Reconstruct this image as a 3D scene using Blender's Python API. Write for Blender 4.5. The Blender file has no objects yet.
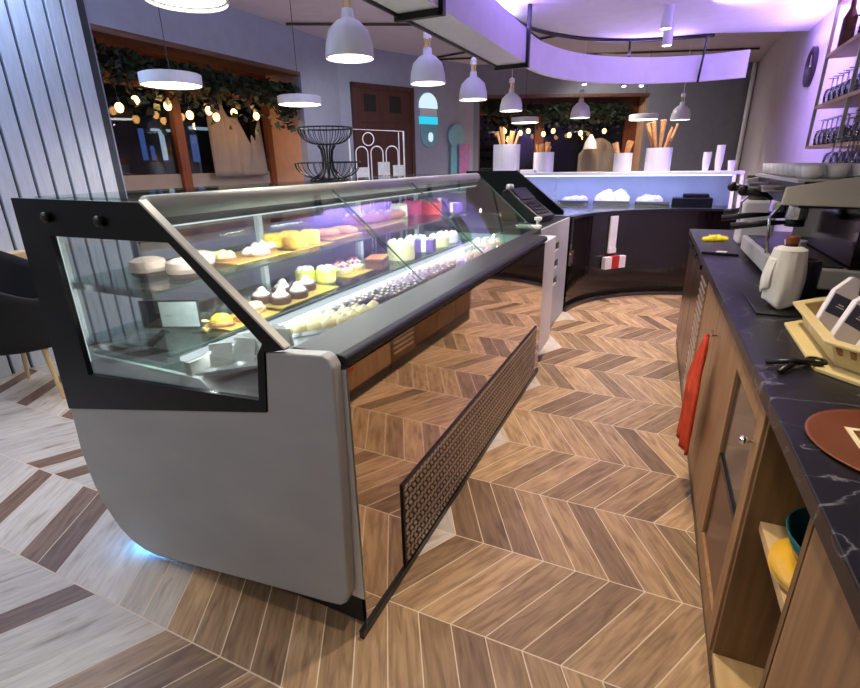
import bpy, bmesh, math, random
from mathutils import Vector, Matrix, geometry
S = bpy.context.scene; COL = S.collection
PI = math.pi
rnd = random.Random(7)

# ---------------------------------------------------------------- materials
def lin(h):
    h = h.lstrip('#'); v = [int(h[i:i+2], 16)/255 for i in (0, 2, 4)]
    return tuple(c/12.92 if c <= .04045 else ((c+.055)/1.055)**2.4 for c in v)
def nodes(name):
    m = bpy.data.materials.new(name); m.use_nodes = True
    nt = m.node_tree; nt.nodes.clear()
    out = nt.nodes.new('ShaderNodeOutputMaterial')
    return m, nt, out
def mat(name, hexc, rough=.5, metal=0, var=.12, scale=8, bump=0, stretch=None, spec=.5, coat=0, emit=0, hex2=None):
    m, nt, out = nodes(name); N = nt.nodes; L = nt.links
    p = N.new('ShaderNodeBsdfPrincipled'); L.new(p.outputs[0], out.inputs[0])
    tc = N.new('ShaderNodeTexCoord'); mp = N.new('ShaderNodeMapping')
    L.new(tc.outputs['Object'], mp.inputs[0])
    if stretch: mp.inputs['Scale'].default_value = stretch
    nz = N.new('ShaderNodeTexNoise'); nz.inputs['Scale'].default_value = scale; nz.inputs['Detail'].default_value = 4
    L.new(mp.outputs[0], nz.inputs['Vector'])
    rp = N.new('ShaderNodeValToRGB'); L.new(nz.outputs[0], rp.inputs[0])
    c = lin(hexc); d = lin(hex2) if hex2 else tuple(min(1, x*(1+var)) for x in c)
    a = c if hex2 else tuple(x*(1-var) for x in c)
    rp.color_ramp.elements[0].position = .35; rp.color_ramp.elements[1].position = .65
    rp.color_ramp.elements[0].color = (*a, 1); rp.color_ramp.elements[1].color = (*d, 1)
    L.new(rp.outputs[0], p.inputs['Base Color'])
    p.inputs['Roughness'].default_value = rough; p.inputs['Metallic'].default_value = metal
    p.inputs['Specular IOR Level'].default_value = spec
    p.inputs['Coat Weight'].default_value = coat
    if emit:
        L.new(rp.outputs[0], p.inputs['Emission Color']); p.inputs['Emission Strength'].default_value = emit
    if bump:
        b = N.new('ShaderNodeBump'); b.inputs['Strength'].default_value = bump; b.inputs['Distance'].default_value = .01
        L.new(nz.outputs[0], b.inputs['Height']); L.new(b.outputs[0], p.inputs['Normal'])
    return m
def glow(name, hexc, s):
    m, nt, out = nodes(name); e = nt.nodes.new('ShaderNodeEmission')
    e.inputs[0].default_value = (*lin(hexc), 1); e.inputs[1].default_value = s
    nt.links.new(e.outputs[0], out.inputs[0]); return m
def glass(name, tint, refl=1.0, rough=.01):
    m, nt, out = nodes(name); N = nt.nodes; L = nt.links
    t = N.new('ShaderNodeBsdfTransparent'); t.inputs[0].default_value = (*lin(tint), 1)
    g = N.new('ShaderNodeBsdfGlossy'); g.inputs['Roughness'].default_value = rough
    lw = N.new('ShaderNodeFresnel'); lw.inputs[0].default_value = 1.45
    mu = N.new('ShaderNodeMath'); mu.operation = 'MULTIPLY'; mu.inputs[1].default_value = refl; mu.use_clamp = True
    mx = N.new('ShaderNodeMixShader')
    L.new(lw.outputs[0], mu.inputs[0]); L.new(mu.outputs[0], mx.inputs[0])
    L.new(t.outputs[0], mx.inputs[1]); L.new(g.outputs[0], mx.inputs[2]); L.new(mx.outputs[0], out.inputs[0])
    return m
def wood(name, c1, c2, axis=2, rough=.45, scale=3.0):
    st = [14, 14, 14]; st[axis] = 1.0
    return mat(name, c1, rough, hex2=c2, scale=scale, stretch=tuple(st), bump=.05)
def marble(name, base, vein):
    m, nt, out = nodes(name); N = nt.nodes; L = nt.links
    p = N.new('ShaderNodeBsdfPrincipled'); L.new(p.outputs[0], out.inputs[0])
    tc = N.new('ShaderNodeTexCoord')
    n1 = N.new('ShaderNodeTexNoise'); n1.inputs['Scale'].default_value = 2.8; n1.inputs['Detail'].default_value = 6; n1.inputs['Distortion'].default_value = 1.2
    L.new(tc.outputs['Object'], n1.inputs['Vector'])
    ab = N.new('ShaderNodeMath'); ab.operation = 'SUBTRACT'; ab.inputs[1].default_value = .5; L.new(n1.outputs[0], ab.inputs[0])
    a2 = N.new('ShaderNodeMath'); a2.operation = 'ABSOLUTE'; L.new(ab.outputs[0], a2.inputs[0])
    rp = N.new('ShaderNodeValToRGB'); L.new(a2.outputs[0], rp.inputs[0])
    e = rp.color_ramp.elements; e[0].position = 0; e[0].color = (*lin(vein), 1); e[1].position = .0045; e[1].color = (*lin(base), 1)
    L.new(rp.outputs[0], p.inputs['Base Color']); p.inputs['Roughness'].default_value = .38
    return m

M = {}
M['wall'] = mat('painted wall', '#8f93a3', .8, var=.04)
M['wall_back'] = mat('grey painted back wall', '#7b7d86', .8, var=.04)
M['wall_right'] = mat('pale painted right wall', '#b9b2bc', .8, var=.04)
M['ceil'] = mat('ceiling plaster', '#bcb4c2', .9, var=.04)
M['ceil_white'] = mat('white ceiling board', '#d8d4dc', .7, var=.03)
M['band'] = mat('white fascia board', '#dcd8e2', .5, var=.03)
M['slat'] = mat('grey painted slat', '#b4bac2', .6, var=.06, stretch=(6, 6, 1))
M['slat_gap'] = mat('dark slat backing', '#3a4048', .9)
M['black'] = mat('black painted metal', '#0d0e10', .35, var=.2)
M['frame'] = mat('dark graphite panel', '#080a0f', .3, var=.15, spec=.3)
M['steel_dark'] = mat('dark brushed steel', '#1f2224', .42, .4, var=.12, stretch=(30, 1, 30))
M['steel'] = mat('brushed stainless steel', '#b8b6b2', .22, 1, var=.06, stretch=(1, 30, 30))
M['rail'] = mat('brushed aluminium rail', '#bfc0b9', .45, .3, var=.06)
M['mirror'] = mat('mirror polished steel', '#d9cfc4', .035, 1, var=.03, scale=2)
M['stone'] = mat('pale grey stone panel', '#9a9da3', .35, hex2='#aaacae', scale=1.6, stretch=(1, 1, 2.2))
M['chrome'] = mat('chrome', '#e4e4e4', .12, 1, var=.03)
M['white'] = mat('white plastic', '#e8e6e4', .4, var=.03)
M['white_paint'] = mat('white enamel', '#dfe0e2', .3, var=.03)
M['grey_card'] = mat('pale grey card', '#c6cccb', .7, var=.1, scale=30)
M['glass_case'] = glass('clear case glass', '#f6faf9', .45)
M['glass_shelf'] = glass('greenish shelf glass', '#e4f2ec', .7)
M['glass_edge'] = mat('green glass edge', '#4f6a62', .15, var=.15)
M['glass_win'] = glass('night window glass', '#cfd3da', 1.2)
M['glass_ware'] = glass('glassware', '#dfe4e6', 2.6)
M['led'] = glow('white led', '#f2fbff', 1.6)
M['led_low'] = glow('pale led profile', '#eef8ff', 1.3)
M['led_blue'] = glow('blue led', '#4aa8ff', 45)
M['lamp'] = glow('lamp diffuser', '#fff6ec', 9)
M['bulb'] = glow('warm bulb', '#ffb868', 10)
M['spot'] = glow('ceiling spot', '#fff6ea', 20)
M['purple_led'] = glow('purple led', '#7a55ff', 6)
M['brown_door'] = wood('dark brown door wood', '#3a211b', '#4b2a20')
M['bulb_tinted_wood'] = wood('bulb-tinted brown timber', '#5e3018', '#7a4322')  # orange from the window bulbs is put into the timber colour
M['lintel'] = wood('brown lintel timber', '#4c3428', '#6a4a38', axis=1)
M['reveal'] = mat('bulb-tinted warm reveal', '#c49a7c', .8, var=.05)  # peach base colour carries the warm light of the bulbs
M['oak'] = wood('oak veneer', '#866444', '#9c7853')
M['oak_dark'] = wood('oak interior', '#6b5136', '#80623f')
M['oak_light'] = wood('light oak shelf board', '#bb9a6c', '#caab7e', axis=1)
M['leg_wood'] = mat('pale beech', '#c9ab7c', .5, var=.12, stretch=(12, 12, 1))
M['worktop'] = marble('black marble', '#17181d', '#77777c')
M['dark_gloss'] = mat('dark glossy brown panel', '#140d0c', .08, var=.2, spec=.6)
M['dark_int'] = mat('dark recess', '#0b0a0a', .7)
M['smoke'] = mat('smoked panel', '#4a4642', .12, .3, var=.15)
M['fridge'] = mat('fridge steel', '#6e5542', .28, .85, var=.1)
M['grille'] = mat('dark perforated plate', '#2a2420', .4, .5)
M['grille_hi'] = mat('bronze louvre edge', '#b7a592', .35, .6)
M['red'] = mat('orange red towel', '#b5381f', .9, hex2='#d04a28', scale=14, bump=.5)
M['paper'] = mat('white towel cloth', '#dedcd6', .9, var=.05, scale=14, bump=.25)
M['basket'] = mat('cream plastic', '#d9c58a', .45, var=.06)
M['copper'] = mat('copper lacquer tray', '#7c4326', .28, hex2='#8e5330', scale=3, metal=.25)
M['sachet'] = mat('white sachet card', '#e6e2e4', .6, var=.04)
M['label'] = mat('dark slate label', '#3c3f55', .6, var=.2, scale=40)
M['teal'] = mat('dark teal glaze', '#1d5a58', .2, var=.15)
M['yellow'] = mat('yellow glaze', '#d8a52e', .35, var=.1)
M['yellow_cloth'] = mat('yellow gauze', '#e4d02a', .8, var=.2, scale=30, bump=.5)
M['fabric_dark'] = mat('black upholstery', '#0e0c0d', .95, var=.25, scale=30)
M['cream'] = mat('cream coffee machine enamel', '#d2cfbe', .3, var=.03)
M['gold'] = mat('gold cake board', '#c9a450', .35, .45, var=.1)
M['ch_white'] = mat('white cream', '#f2ece0', .6, var=.05, scale=30, bump=.3)
M['ch_cream'] = mat('vanilla cream', '#eadfae', .6, var=.1, scale=30, bump=.3)
M['ch_yellow'] = mat('yellow glaze cream', '#eec02a', .4, hex2='#f4d45a', scale=30, bump=.2)
M['ch_lime'] = mat('lime yellow cream', '#d8dc2e', .5, hex2='#f0ee9a', scale=25, bump=.2)
M['ch_orange'] = mat('caramel glaze', '#d98a1e', .3, hex2='#e9a93c', scale=25)
M['ch_brown'] = mat('chocolate sponge', '#3a2016', .6, hex2='#53301f', scale=30, bump=.3)
M['ch_crust'] = mat('baked crust', '#8d5230', .5, hex2='#a96b45', scale=20, bump=.3)
M['ch_pink'] = mat('pale pink icing', '#d9b7a8', .5, var=.06)
M['ch_magenta'] = mat('raspberry glaze', '#b0235a', .3, hex2='#c83a74', scale=20)
M['ch_red'] = mat('red berry glaze', '#a8162e', .3, hex2='#c02a3c', scale=20)
M['ch_purple'] = mat('violet packaging', '#5d3f8c', .5, hex2='#6f54a4', scale=8)
M['ch_dark'] = mat('dark chocolate', '#1e1412', .4, hex2='#352420', scale=30)
M['ch_milk'] = mat('milk chocolate', '#6b4632', .4, var=.15, scale=30)
M['ch_mauve'] = mat('mauve bonbon', '#9a86a0', .5, var=.15, scale=30)
M['leaf'] = mat('ivy leaf', '#131c11', .6, hex2='#2c3c25', scale=6)
M['stem'] = mat('brown stem', '#3a2c1e', .8)
M['cone'] = mat('wafer cone', '#c08a50', .7, hex2='#d8a468', scale=30)
M['pot'] = mat('white ceramic pot', '#d4d4e0', .4, var=.03)
M['night'] = mat('dark street facade', '#0c0d12', .9)
M['beige'] = mat('beige of reflected room', '#83786c', .9, var=.05)
M['beige_plain'] = mat('plain beige surface', '#8d8478', .6, var=.04)
M['sign_white'] = glow('lit white sign', '#d8f4ff', 1.0)
M['sign_cyan'] = glow('lit cyan sign', '#38c8e8', 1.1)
M['sign_blue'] = glow('street sign glow', '#5a86d8', .7)
M['sign_red'] = glow('red sign glow', '#ff4a6a', 1.2)
M['cyan_strip'] = glow('cyan of reflected led', '#2c9ad8', .9)
M['teal_board'] = mat('teal board', '#6aa4b0', .5, var=.08)
M['poster'] = mat('violet poster', '#7a6ab0', .6, hex2='#c06a80', scale=18)
M['clock'] = mat('dark clock rim', '#2c2228', .4)
M['gelato'] = mat('pale gelato', '#c9c4e0', .6, var=.08, scale=20, bump=.4)
M['led_violet'] = glow('blue violet led', '#a9b4ff', 5)
M['reflected_red'] = mat('red of painted reflection', '#b8221e', .5, var=.08)  # colour of a reflection painted on the curved counter front

# ---------------------------------------------------------------- mesh builder
class MB:
    def __init__(s): s.v = []; s.f = []; s.m = []; s.sm = []; s.cur = 0; s.smooth = False
    def add(s, vs, fs):
        b = len(s.v); s.v += [tuple(v) for v in vs]
        for f in fs: s.f.append([b+i for i in f]); s.m.append(s.cur); s.sm.append(s.smooth)
        return s
    def box(s, x0, y0, z0, x1, y1, z1, rot=0, c=None):
        vs = [(x, y, z) for z in (z0, z1) for x, y in ((x0, y0), (x1, y0), (x1, y1), (x0, y1))]
        if rot:
            cx, cy = c or ((x0+x1)/2, (y0+y1)/2); ca, sa = math.cos(rot), math.sin(rot)
            vs = [(cx+(x-cx)*ca-(y-cy)*sa, cy+(x-cx)*sa+(y-cy)*ca, z) for x, y, z in vs]
        return s.add(vs, [(3, 2, 1, 0), (4, 5, 6, 7), (0, 1, 5, 4), (1, 2, 6, 5), (2, 3, 7, 6), (3, 0, 4, 7)])
    def obox(s, o, ax, ay, az):        # box from corner + three edge vectors
        o, ax, ay, az = map(Vector, (o, ax, ay, az))
        vs = [o+i*ax+j*ay+k*az for k in (0, 1) for i, j in ((0, 0), (1, 0), (1, 1), (0, 1))]
        return s.add(vs, [(3, 2, 1, 0), (4, 5, 6, 7), (0, 1, 5, 4), (1, 2, 6, 5), (2, 3, 7, 6), (3, 0, 4, 7)])
    def lathe(s, prof, n=24, o=(0, 0, 0), cap=True, axis=None):
        vs = []
        for r, z in prof:
            for k in range(n):
                a = 2*PI*k/n; vs.append(Vector((r*math.cos(a), r*math.sin(a), z)))
        if axis is not None:
            q = Vector((0, 0, 1)).rotation_difference(Vector(axis).normalized()); vs = [q @ v for v in vs]
        vs = [v+Vector(o) for v in vs]; fs = []
        for i in range(len(prof)-1):
            for k in range(n):
                k2 = (k+1) % n; fs.append((i*n+k, i*n+k2, (i+1)*n+k2, (i+1)*n+k))
        if cap:
            fs.append(tuple(range(n-1, -1, -1))); fs.append(tuple((len(prof)-1)*n+k for k in range(n)))
        return s.add(vs, fs)
    def cyl(s, a, b, r, n=12, r2=None):
        a, b = Vector(a), Vector(b); L = (b-a).length
        return s.lathe([(r, 0), (r if r2 is None else r2, L)], n, a, True, b-a)
    def tube(s, pts, r, n=8):
        pts = [Vector(p) for p in pts]; vs = []; fs = []
        up = Vector((0, 0, 1)); prev = None
        for i, p in enumerate(pts):
            t = (pts[min(i+1, len(pts)-1)]-pts[max(i-1, 0)]).normalized()
            x = (prev if prev is not None else (t.cross(up) if abs(t.z) < .95 else t.cross(Vector((1, 0, 0)))))
            x = (x-t*x.dot(t)).normalized(); y = t.cross(x); prev = x
            rr = r[i] if isinstance(r, (list, tuple)) else r
            for k in range(n):
                a = 2*PI*k/n; vs.append(p+x*rr*math.cos(a)+y*rr*math.sin(a))
        for i in range(len(pts)-1):
            for k in range(n):
                k2 = (k+1) % n; fs.append((i*n+k, i*n+k2, (i+1)*n+k2, (i+1)*n+k))
        fs.append(tuple(range(n-1, -1, -1))); fs.append(tuple((len(pts)-1)*n+k for k in range(n)))
        return s.add(vs, fs)
    def ball(s, c, rx, ry=None, rz=None, n=14, m=8, z0=-1, jit=0, rg=None):
        ry = ry or rx; rz = rz or rx; prof = []
        vs = []; c = Vector(c)
        a0 = math.asin(max(-1, z0))
        for i in range(m+1):
            t = a0+(PI/2-a0)*i/m; 
            for k in range(n):
                a = 2*PI*k/n; j = 1+(rg.uniform(-jit, jit) if rg else 0)
                vs.append(c+Vector((rx*math.cos(t)*math.cos(a)*j, ry*math.cos(t)*math.sin(a)*j, rz*math.sin(t)*j)))
        fs = [(i*n+k, i*n+(k+1) % n, (i+1)*n+(k+1) % n, (i+1)*n+k) for i in range(m) for k in range(n)]
        fs.append(tuple(range(n-1, -1, -1)))
        return s.add(vs, fs)
    def plate(s, outer, holes, fn, d):  # 2D polygon with holes; fn maps (a,b)->3D; d = thickness vector
        loops = [outer]+list(holes); flat = [p for l in loops for p in l]
        tris = geometry.tessellate_polygon([[Vector((p[0], p[1], 0)) for p in l] for l in loops])
        A = [Vector(fn(*p)) for p in flat]; n = len(A); B = [a+Vector(d) for a in A]
        fs = [tuple(t) for t in tris]+[tuple(i+n for i in reversed(t)) for t in tris]
        b = 0
        for l in loops:
            for i in range(len(l)):
                j = (i+1) % len(l); fs.append((b+i, b+j, n+b+j, n+b+i))
            b += len(l)
        return s.add(A+B, fs)
    def prism(s, poly, z0, z1): return s.plate(poly, [], lambda x, y: (x, y, z0), (0, 0, z1-z0))
    def grid(s, P):                     # P[i][j] points
        m, n = len(P), len(P[0])
        return s.add([p for r in P for p in r], [(i*n+j, i*n+j+1, (i+1)*n+j+1, (i+1)*n+j) for i in range(m-1) for j in range(n-1)])
    def obj(s, name, mats, parent=None, bevel=0, fix=True, smooth=None, solid=0):
        me = bpy.data.meshes.new(name); me.from_pydata(s.v, [], s.f)
        for m in (mats if isinstance(mats, (list, tuple)) else [mats]): me.materials.append(M[m] if isinstance(m, str) else m)
        for p, mi, sm in zip(me.polygons, s.m, s.sm): p.material_index = mi; p.use_smooth = sm if smooth is None else smooth
        if fix:
            bm = bmesh.new(); bm.from_mesh(me); bmesh.ops.recalc_face_normals(bm, faces=bm.faces); bm.to_mesh(me); bm.free()
        o = bpy.data.objects.new(name, me); COL.objects.link(o)
        if parent: o.parent = parent
        if solid:
            md = o.modifiers.new('thickness', 'SOLIDIFY'); md.thickness = solid; md.offset = 0
        if bevel:
            md = o.modifiers.new('soft edges', 'BEVEL'); md.width = bevel; md.segments = 2; md.limit_method = 'ANGLE'
        return o
def tag(o, label, cat, group=None):
    o['label'] = label; o['category'] = cat
    if group: o['group'] = group
    return o
def thing(name, label, cat, loc=(0, 0, 0), rz=0, group=None):
    o = bpy.data.objects.new(name, None); o.empty_display_size = .05; COL.objects.link(o)
    o.location = loc; o.rotation_euler = (0, 0, rz); return tag(o, label, cat, group)
def struct(o): o['kind'] = 'structure'; return o
def dup(root, loc, rz=None, label=None, group=None, scale=None):
    r = root.copy(); COL.objects.link(r); r.location = loc
    if rz is not None: r.rotation_euler = (0, 0, rz)
    if label: r['label'] = label
    if group: r['group'] = group
    if scale: r.scale = scale
    for ch in list(root.children):
        c = ch.copy(); COL.objects.link(c); c.parent = r
        for g in list(ch.children):
            d = g.copy(); COL.objects.link(d); d.parent = c
    return r
def area(name, loc, size, power, color, aim=(0, 0, -1), size_y=None, spread=None):
    l = bpy.data.lights.new(name, 'AREA'); l.energy = power; l.color = color; l.size = size
    if size_y: l.shape = 'RECTANGLE'; l.size_y = size_y
    if spread: l.spread = spread
    o = bpy.data.objects.new(name, l); COL.objects.link(o); o.location = loc
    o.rotation_euler = Vector(aim).to_track_quat('-Z', 'Y').to_euler(); return o
def spot(name, loc, power, color, aim=(0, 0, -1), ang=100, blend=.6, r=.06):
    l = bpy.data.lights.new(name, 'SPOT'); l.energy = power; l.color = color; l.spot_size = math.radians(ang); l.spot_blend = blend; l.shadow_soft_size = r
    o = bpy.data.objects.new(name, l); COL.objects.link(o); o.location = loc
    o.rotation_euler = Vector(aim).to_track_quat('-Z', 'Y').to_euler(); return o
def point(name, loc, power, color, r=.05):
    l = bpy.data.lights.new(name, 'POINT'); l.energy = power; l.color = color; l.shadow_soft_size = r
    o = bpy.data.objects.new(name, l); COL.objects.link(o); o.location = loc; return o

# ---------------------------------------------------------------- camera
F_PX = 493.36; YAW, PIT, ROL = map(math.radians, (25.39, 20.08, -1.03)); HC = 1.42
cy_, sy_, cp_, sp_, cr_, sr_ = math.cos(YAW), math.sin(YAW), math.cos(PIT), math.sin(PIT), math.cos(ROL), math.sin(ROL)
fw = Vector((-sy_*cp_, cy_*cp_, -sp_)); rt = Vector((cy_, sy_, 0)); up = rt.cross(fw)
rr = cr_*rt+sr_*up; ur = -sr_*rt+cr_*up
cam = bpy.data.cameras.new('camera'); cam.sensor_width = 36; cam.sensor_fit = 'HORIZONTAL'; cam.lens = F_PX/860*36
cam.clip_start = .02; co = bpy.data.objects.new('camera', cam); COL.objects.link(co)
co.matrix_world = Matrix(((rr.x, ur.x, -fw.x, 0), (rr.y, ur.y, -fw.y, 0), (rr.z, ur.z, -fw.z, HC), (0, 0, 0, 1)))
S.camera = co

# ---------------------------------------------------------------- floor of chevron boards
def make_floor():
    me = bpy.data.meshes.new('floor'); V = []; Fc = []; cols = []; uvs = []
    rg = random.Random(3)
    Y0, DY, DX, SH, G = 1.116, .391, .1185, .216, .0045
    ca, sa = math.cos(.012), math.sin(.012)
    V += [(-6.2, -2.5, -.0006), (1.2, -2.5, -.0006), (1.2, 12, -.0006), (-6.2, 12, -.0006)]
    Fc.append((0, 1, 2, 3)); cols.append((.72, .60, .46, .2)); uvs.append([(0, 0)]*4)
    for k in range(-8, 26):
        y0, y1 = Y0+DY*k, Y0+DY*(k+1)
        even = k % 2 == 0
        xs0 = -.586 if even else -.369; xs1 = -.369 if even else -.586
        for j in range(-50, 16):
            bx = -.586+DX*(j+.5)
            light = bx < (-.83 if k >= 0 else -1.5)
            if light:
                if k == -1: br = -2.74 < bx < -2.6 or -2.36 < bx < -2.1
                else: br = rg.random() < .27
                light = not br
            if bx > .9 or bx < -5.6: continue
            if light: g_ = rg.uniform(.86, 1.1); c = [lin('#c8c0b6')[i]*g_ for i in range(3)]
            elif bx < -1.5: g_ = rg.uniform(.8, 1.15); c = [lin('#7d6453')[i]*g_ for i in range(3)]
            else:
                q = rg.random(); a, b = lin('#775f48'), lin('#bd9f7b')
                c = [(a[i]+(b[i]-a[i])*q) for i in range(3)]
            p = [(xs0+DX*j+G/2, y0+G/2), (xs0+DX*(j+1)-G/2, y0+G/2), (xs1+DX*(j+1)-G/2, y1-G/2), (xs1+DX*j+G/2, y1-G/2)]
            b = len(V); V += [(x*ca-y*sa+.012, x*sa+y*ca, 0) for x, y in p]
            Fc.append((b, b+1, b+2, b+3)); cols.append((*c, .5 if light else 1))
            ou, ov = rg.random()*20, rg.random()*20
            uvs.append([(ou, ov), (ou+.11, ov), (ou+.11, ov+.42), (ou, ov+.42)])
    me.from_pydata(V, [], Fc)
    ca_ = me.color_attributes.new('board', 'FLOAT_COLOR', 'CORNER'); uv = me.uv_layers.new(name='grain')
    i = 0
    for f, c, u in zip(me.polygons, cols, uvs):
        for q in range(len(f.vertices)):
            ca_.data[f.loop_start+q].color = c; uv.data[f.loop_start+q].uv = u[q]
    m, nt, out = nodes('chevron floor boards'); N = nt.nodes; L = nt.links
    p = N.new('ShaderNodeBsdfPrincipled'); L.new(p.outputs[0], out.inputs[0])
    at = N.new('ShaderNodeAttribute'); at.attribute_name = 'board'
    uvn = N.new('ShaderNodeUVMap'); uvn.uv_map = 'grain'
    mp = N.new('ShaderNodeMapping'); mp.inputs['Scale'].default_value = (38, 5, 1); L.new(uvn.outputs[0], mp.inputs[0])
    nz = N.new('ShaderNodeTexNoise'); nz.inputs['Scale'].default_value = 1.3; nz.inputs['Detail'].default_value = 6; nz.inputs['Distortion'].default_value = .6
    L.new(mp.outputs[0], nz.inputs['Vector'])
    rp = N.new('ShaderNodeValToRGB'); L.new(nz.outputs[0], rp.inputs[0])
    rp.color_ramp.elements[0].position = .3; rp.color_ramp.elements[0].color = (.56, .5, .45, 1)
    rp.color_ramp.elements[1].position = .62; rp.color_ramp.elements[1].color = (1.1, 1.08, 1.05, 1)
    mp2 = N.new('ShaderNodeMapping'); mp2.inputs['Scale'].default_value = (14, 5, 1); L.new(uvn.outputs[0], mp2.inputs[0])
    n2 = N.new('ShaderNodeTexNoise'); n2.inputs['Scale'].default_value = 1.1; L.new(mp2.outputs[0], n2.inputs['Vector'])
    r2 = N.new('ShaderNodeValToRGB'); L.new(n2.outputs[0], r2.inputs[0])
    r2.color_ramp.elements[0].position = .25; r2.color_ramp.elements[0].color = (.5, .42, .36, 1)
    r2.color_ramp.elements[1].position = .42; r2.color_ramp.elements[1].color = (1, 1, 1, 1)
    m1 = N.new('ShaderNodeMixRGB'); m1.blend_type = 'MULTIPLY'; m1.inputs[0].default_value = 1
    m2 = N.new('ShaderNodeMixRGB'); m2.blend_type = 'MULTIPLY'; m2.inputs[0].default_value = .8
    L.new(at.outputs['Color'], m1.inputs[1]); L.new(at.outputs['Alpha'], m1.inputs[0]); L.new(rp.outputs[0], m1.inputs[2])
    L.new(m1.outputs[0], m2.inputs[1]); L.new(r2.outputs[0], m2.inputs[2]); L.new(m2.outputs[0], p.inputs['Base Color'])
    p.inputs['Roughness'].default_value = .42
    me.materials.append(m)
    o = bpy.data.objects.new('floor', me); COL.objects.link(o); struct(o)
make_floor()

# ---------------------------------------------------------------- room shell
CZ = 2.95
XL, XR = -4.3, 1.06
NL0, NL1, NZ = 2.95, 5.5, 2.5            # niche of the left window
ang = math.atan2(8.75-6.3, -3.25+4.3)
A0, A1 = Vector((XL, 6.3)), Vector((-3.25, 8.75))
bd = Vector((1, .53)).normalized(); B0 = A1.copy(); BL = (XR-B0.x)/bd.x; B1 = B0+bd*BL
bn = Vector((-bd.y, bd.x))                # outward (away from the room)
# left wall, with the opening of the window niche
b = MB(); b.box(XL-.1, -1.5, 0, XL, NL0, CZ); b.box(XL-.1, NL0, NZ, XL, NL1, CZ); b.box(XL-.1, NL0, 0, XL, NL1, .7); b.box(XL-.1, NL1, 0, XL, 6.3, CZ)
struct(b.obj('wall_left', 'wall'))
b = MB(); b.box(XL-.75, NL1, .7, XL-.1, NL1+.1, NZ); b.box(XL-.75, NL0-.1, .7, XL-.1, NL0, NZ)
struct(b.obj('wall_niche_left', 'reveal'))
b = MB(); b.box(XL-.75, NL0-.1, NZ, XL-.1, NL1+.1, NZ+.1); b.box(XL-.1, NL0, NZ-.045, XL-.002, NL1, NZ)
struct(b.obj('trim_1', 'lintel'))
b = MB(); b.box(XL-.75, NL0, .62, XL-.1, NL1, .7); struct(b.obj('trim_2', 'beige_plain'))
# left window
XW = XL-.6
w = bpy.data.objects.new('window_1', None); COL.objects.link(w); struct(w); w.location = (XW, 0, 0)
def wpart(b, n, m, par=None): o = b.obj(n, m, par or w); return o
b = MB(); b.box(-.03, NL0, 2.18, .05, NL1, 2.5); b.box(-.03, NL0, .7, .05, NL0+.07, 2.2); b.box(-.03, NL1-.09, .7, .05, NL1, 2.2)
b.box(-.03, 4.02, .7, .05, 4.13, 2.2); b.box(-.03, NL0, .7, .05, NL1, .8); wpart(b, 'window_frame', 'bulb_tinted_wood')
b = MB(); b.box(-.012, NL0+.07, .8, -.004, 4.02, 2.18); wpart(b, 'window_pane', 'glass_win')
b = MB(); b.box(-.012, 4.13, .8, -.004, NL1-.09, 2.18); wpart(b, 'window_pane', 'glass_win')
b = MB(); b.box(-.002, NL0+.07, .8, .004, 4.02, 1.36); b.box(-.002, 4.13, .8, .004, NL1-.09, 1.36); wpart(b, 'beige_lower_band', 'beige_plain')  # plain beige band across the lower panes
# angled wall with the door
t = (A1-A0).normalized(); n2 = Vector((-t.y, t.x))
def wallstrip(b, P, d, n, s0, s1, z0, z1, th=.1):
    p = P+d*s0; e = d*(s1-s0); b.obox((p.x, p.y, z0), (e.x, e.y, 0), (n.x*th, n.y*th, 0), (0, 0, z1-z0))
b = MB(); wallstrip(b, A0, t, n2, 0, (A1-A0).length, 0, CZ); struct(b.obj('wall_angled', 'wall'))
dr = bpy.data.objects.new('door_1', None); COL.objects.link(dr); struct(dr); p = A0+t*.18; dr.location = (p.x, p.y, 0); dr.rotation_euler = (0, 0, math.atan2(t.y, t.x))
b = MB(); b.box(0, -.05, 0, .06, -.001, 2.5); b.box(1.06, -.05, 0, 1.12, -.001, 2.5); b.box(0, -.05, 2.44, 1.12, -.001, 2.5); b.obj('door_frame', 'brown_door', dr)
b = MB(); b.box(.06, -.035, 0, 1.06, -.001, 2.44); b.box(.06, -.045, 2.0, 1.06, -.03, 2.05); b.obj('door_leaf', 'brown_door', dr)
for x in (.2, .66):
    b = MB(); b.box(x, -.045, 2.14, x+.2, -.036, 2.36); b.obj('door_light', 'dark_int', dr)
for x in (.15, .6):
    b = MB(); b.box(x, -.042, .2, x+.36, -.036, 1.0); b.box(x, -.042, 1.1, x+.36, -.036, 1.92); b.obj('door_panel', 'brown_door', dr, bevel=.004)
# back wall with niche opening
W0, W1, WZ, WS = .1, 3.05, 2.5, 1.0
b = MB(); wallstrip(b, B0, bd, bn, 0, W0, 0, CZ); wallstrip(b, B0, bd, bn, W0, W1, WZ, CZ); wallstrip(b, B0, bd, bn, W0, W1, 0, WS); wallstrip(b, B0, bd, bn, W1, BL+.3, 0, CZ)
struct(b.obj('wall_back', 'wall_back'))
b = MB(); q = B0+bn*.1; wallstrip(b, q, bd, bn, W1, W1+.1, WS, WZ+.1, .45); wallstrip(b, q, bd, bn, W0-.1, W0, WS, WZ+.1, .45); struct(b.obj('wall_niche_back', 'reveal'))
b = MB(); wallstrip(b, q, bd, bn, W0, W1, WZ, WZ+.1, .45); wallstrip(b, B0, bd, bn, W0, W1, WZ-.05, WZ, .1); struct(b.obj('trim_3', 'lintel'))
b = MB(); wallstrip(b, q, bd, bn, W0, W1, WS-.08, WS, .45); struct(b.obj('trim_4', 'beige_plain'))
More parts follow.
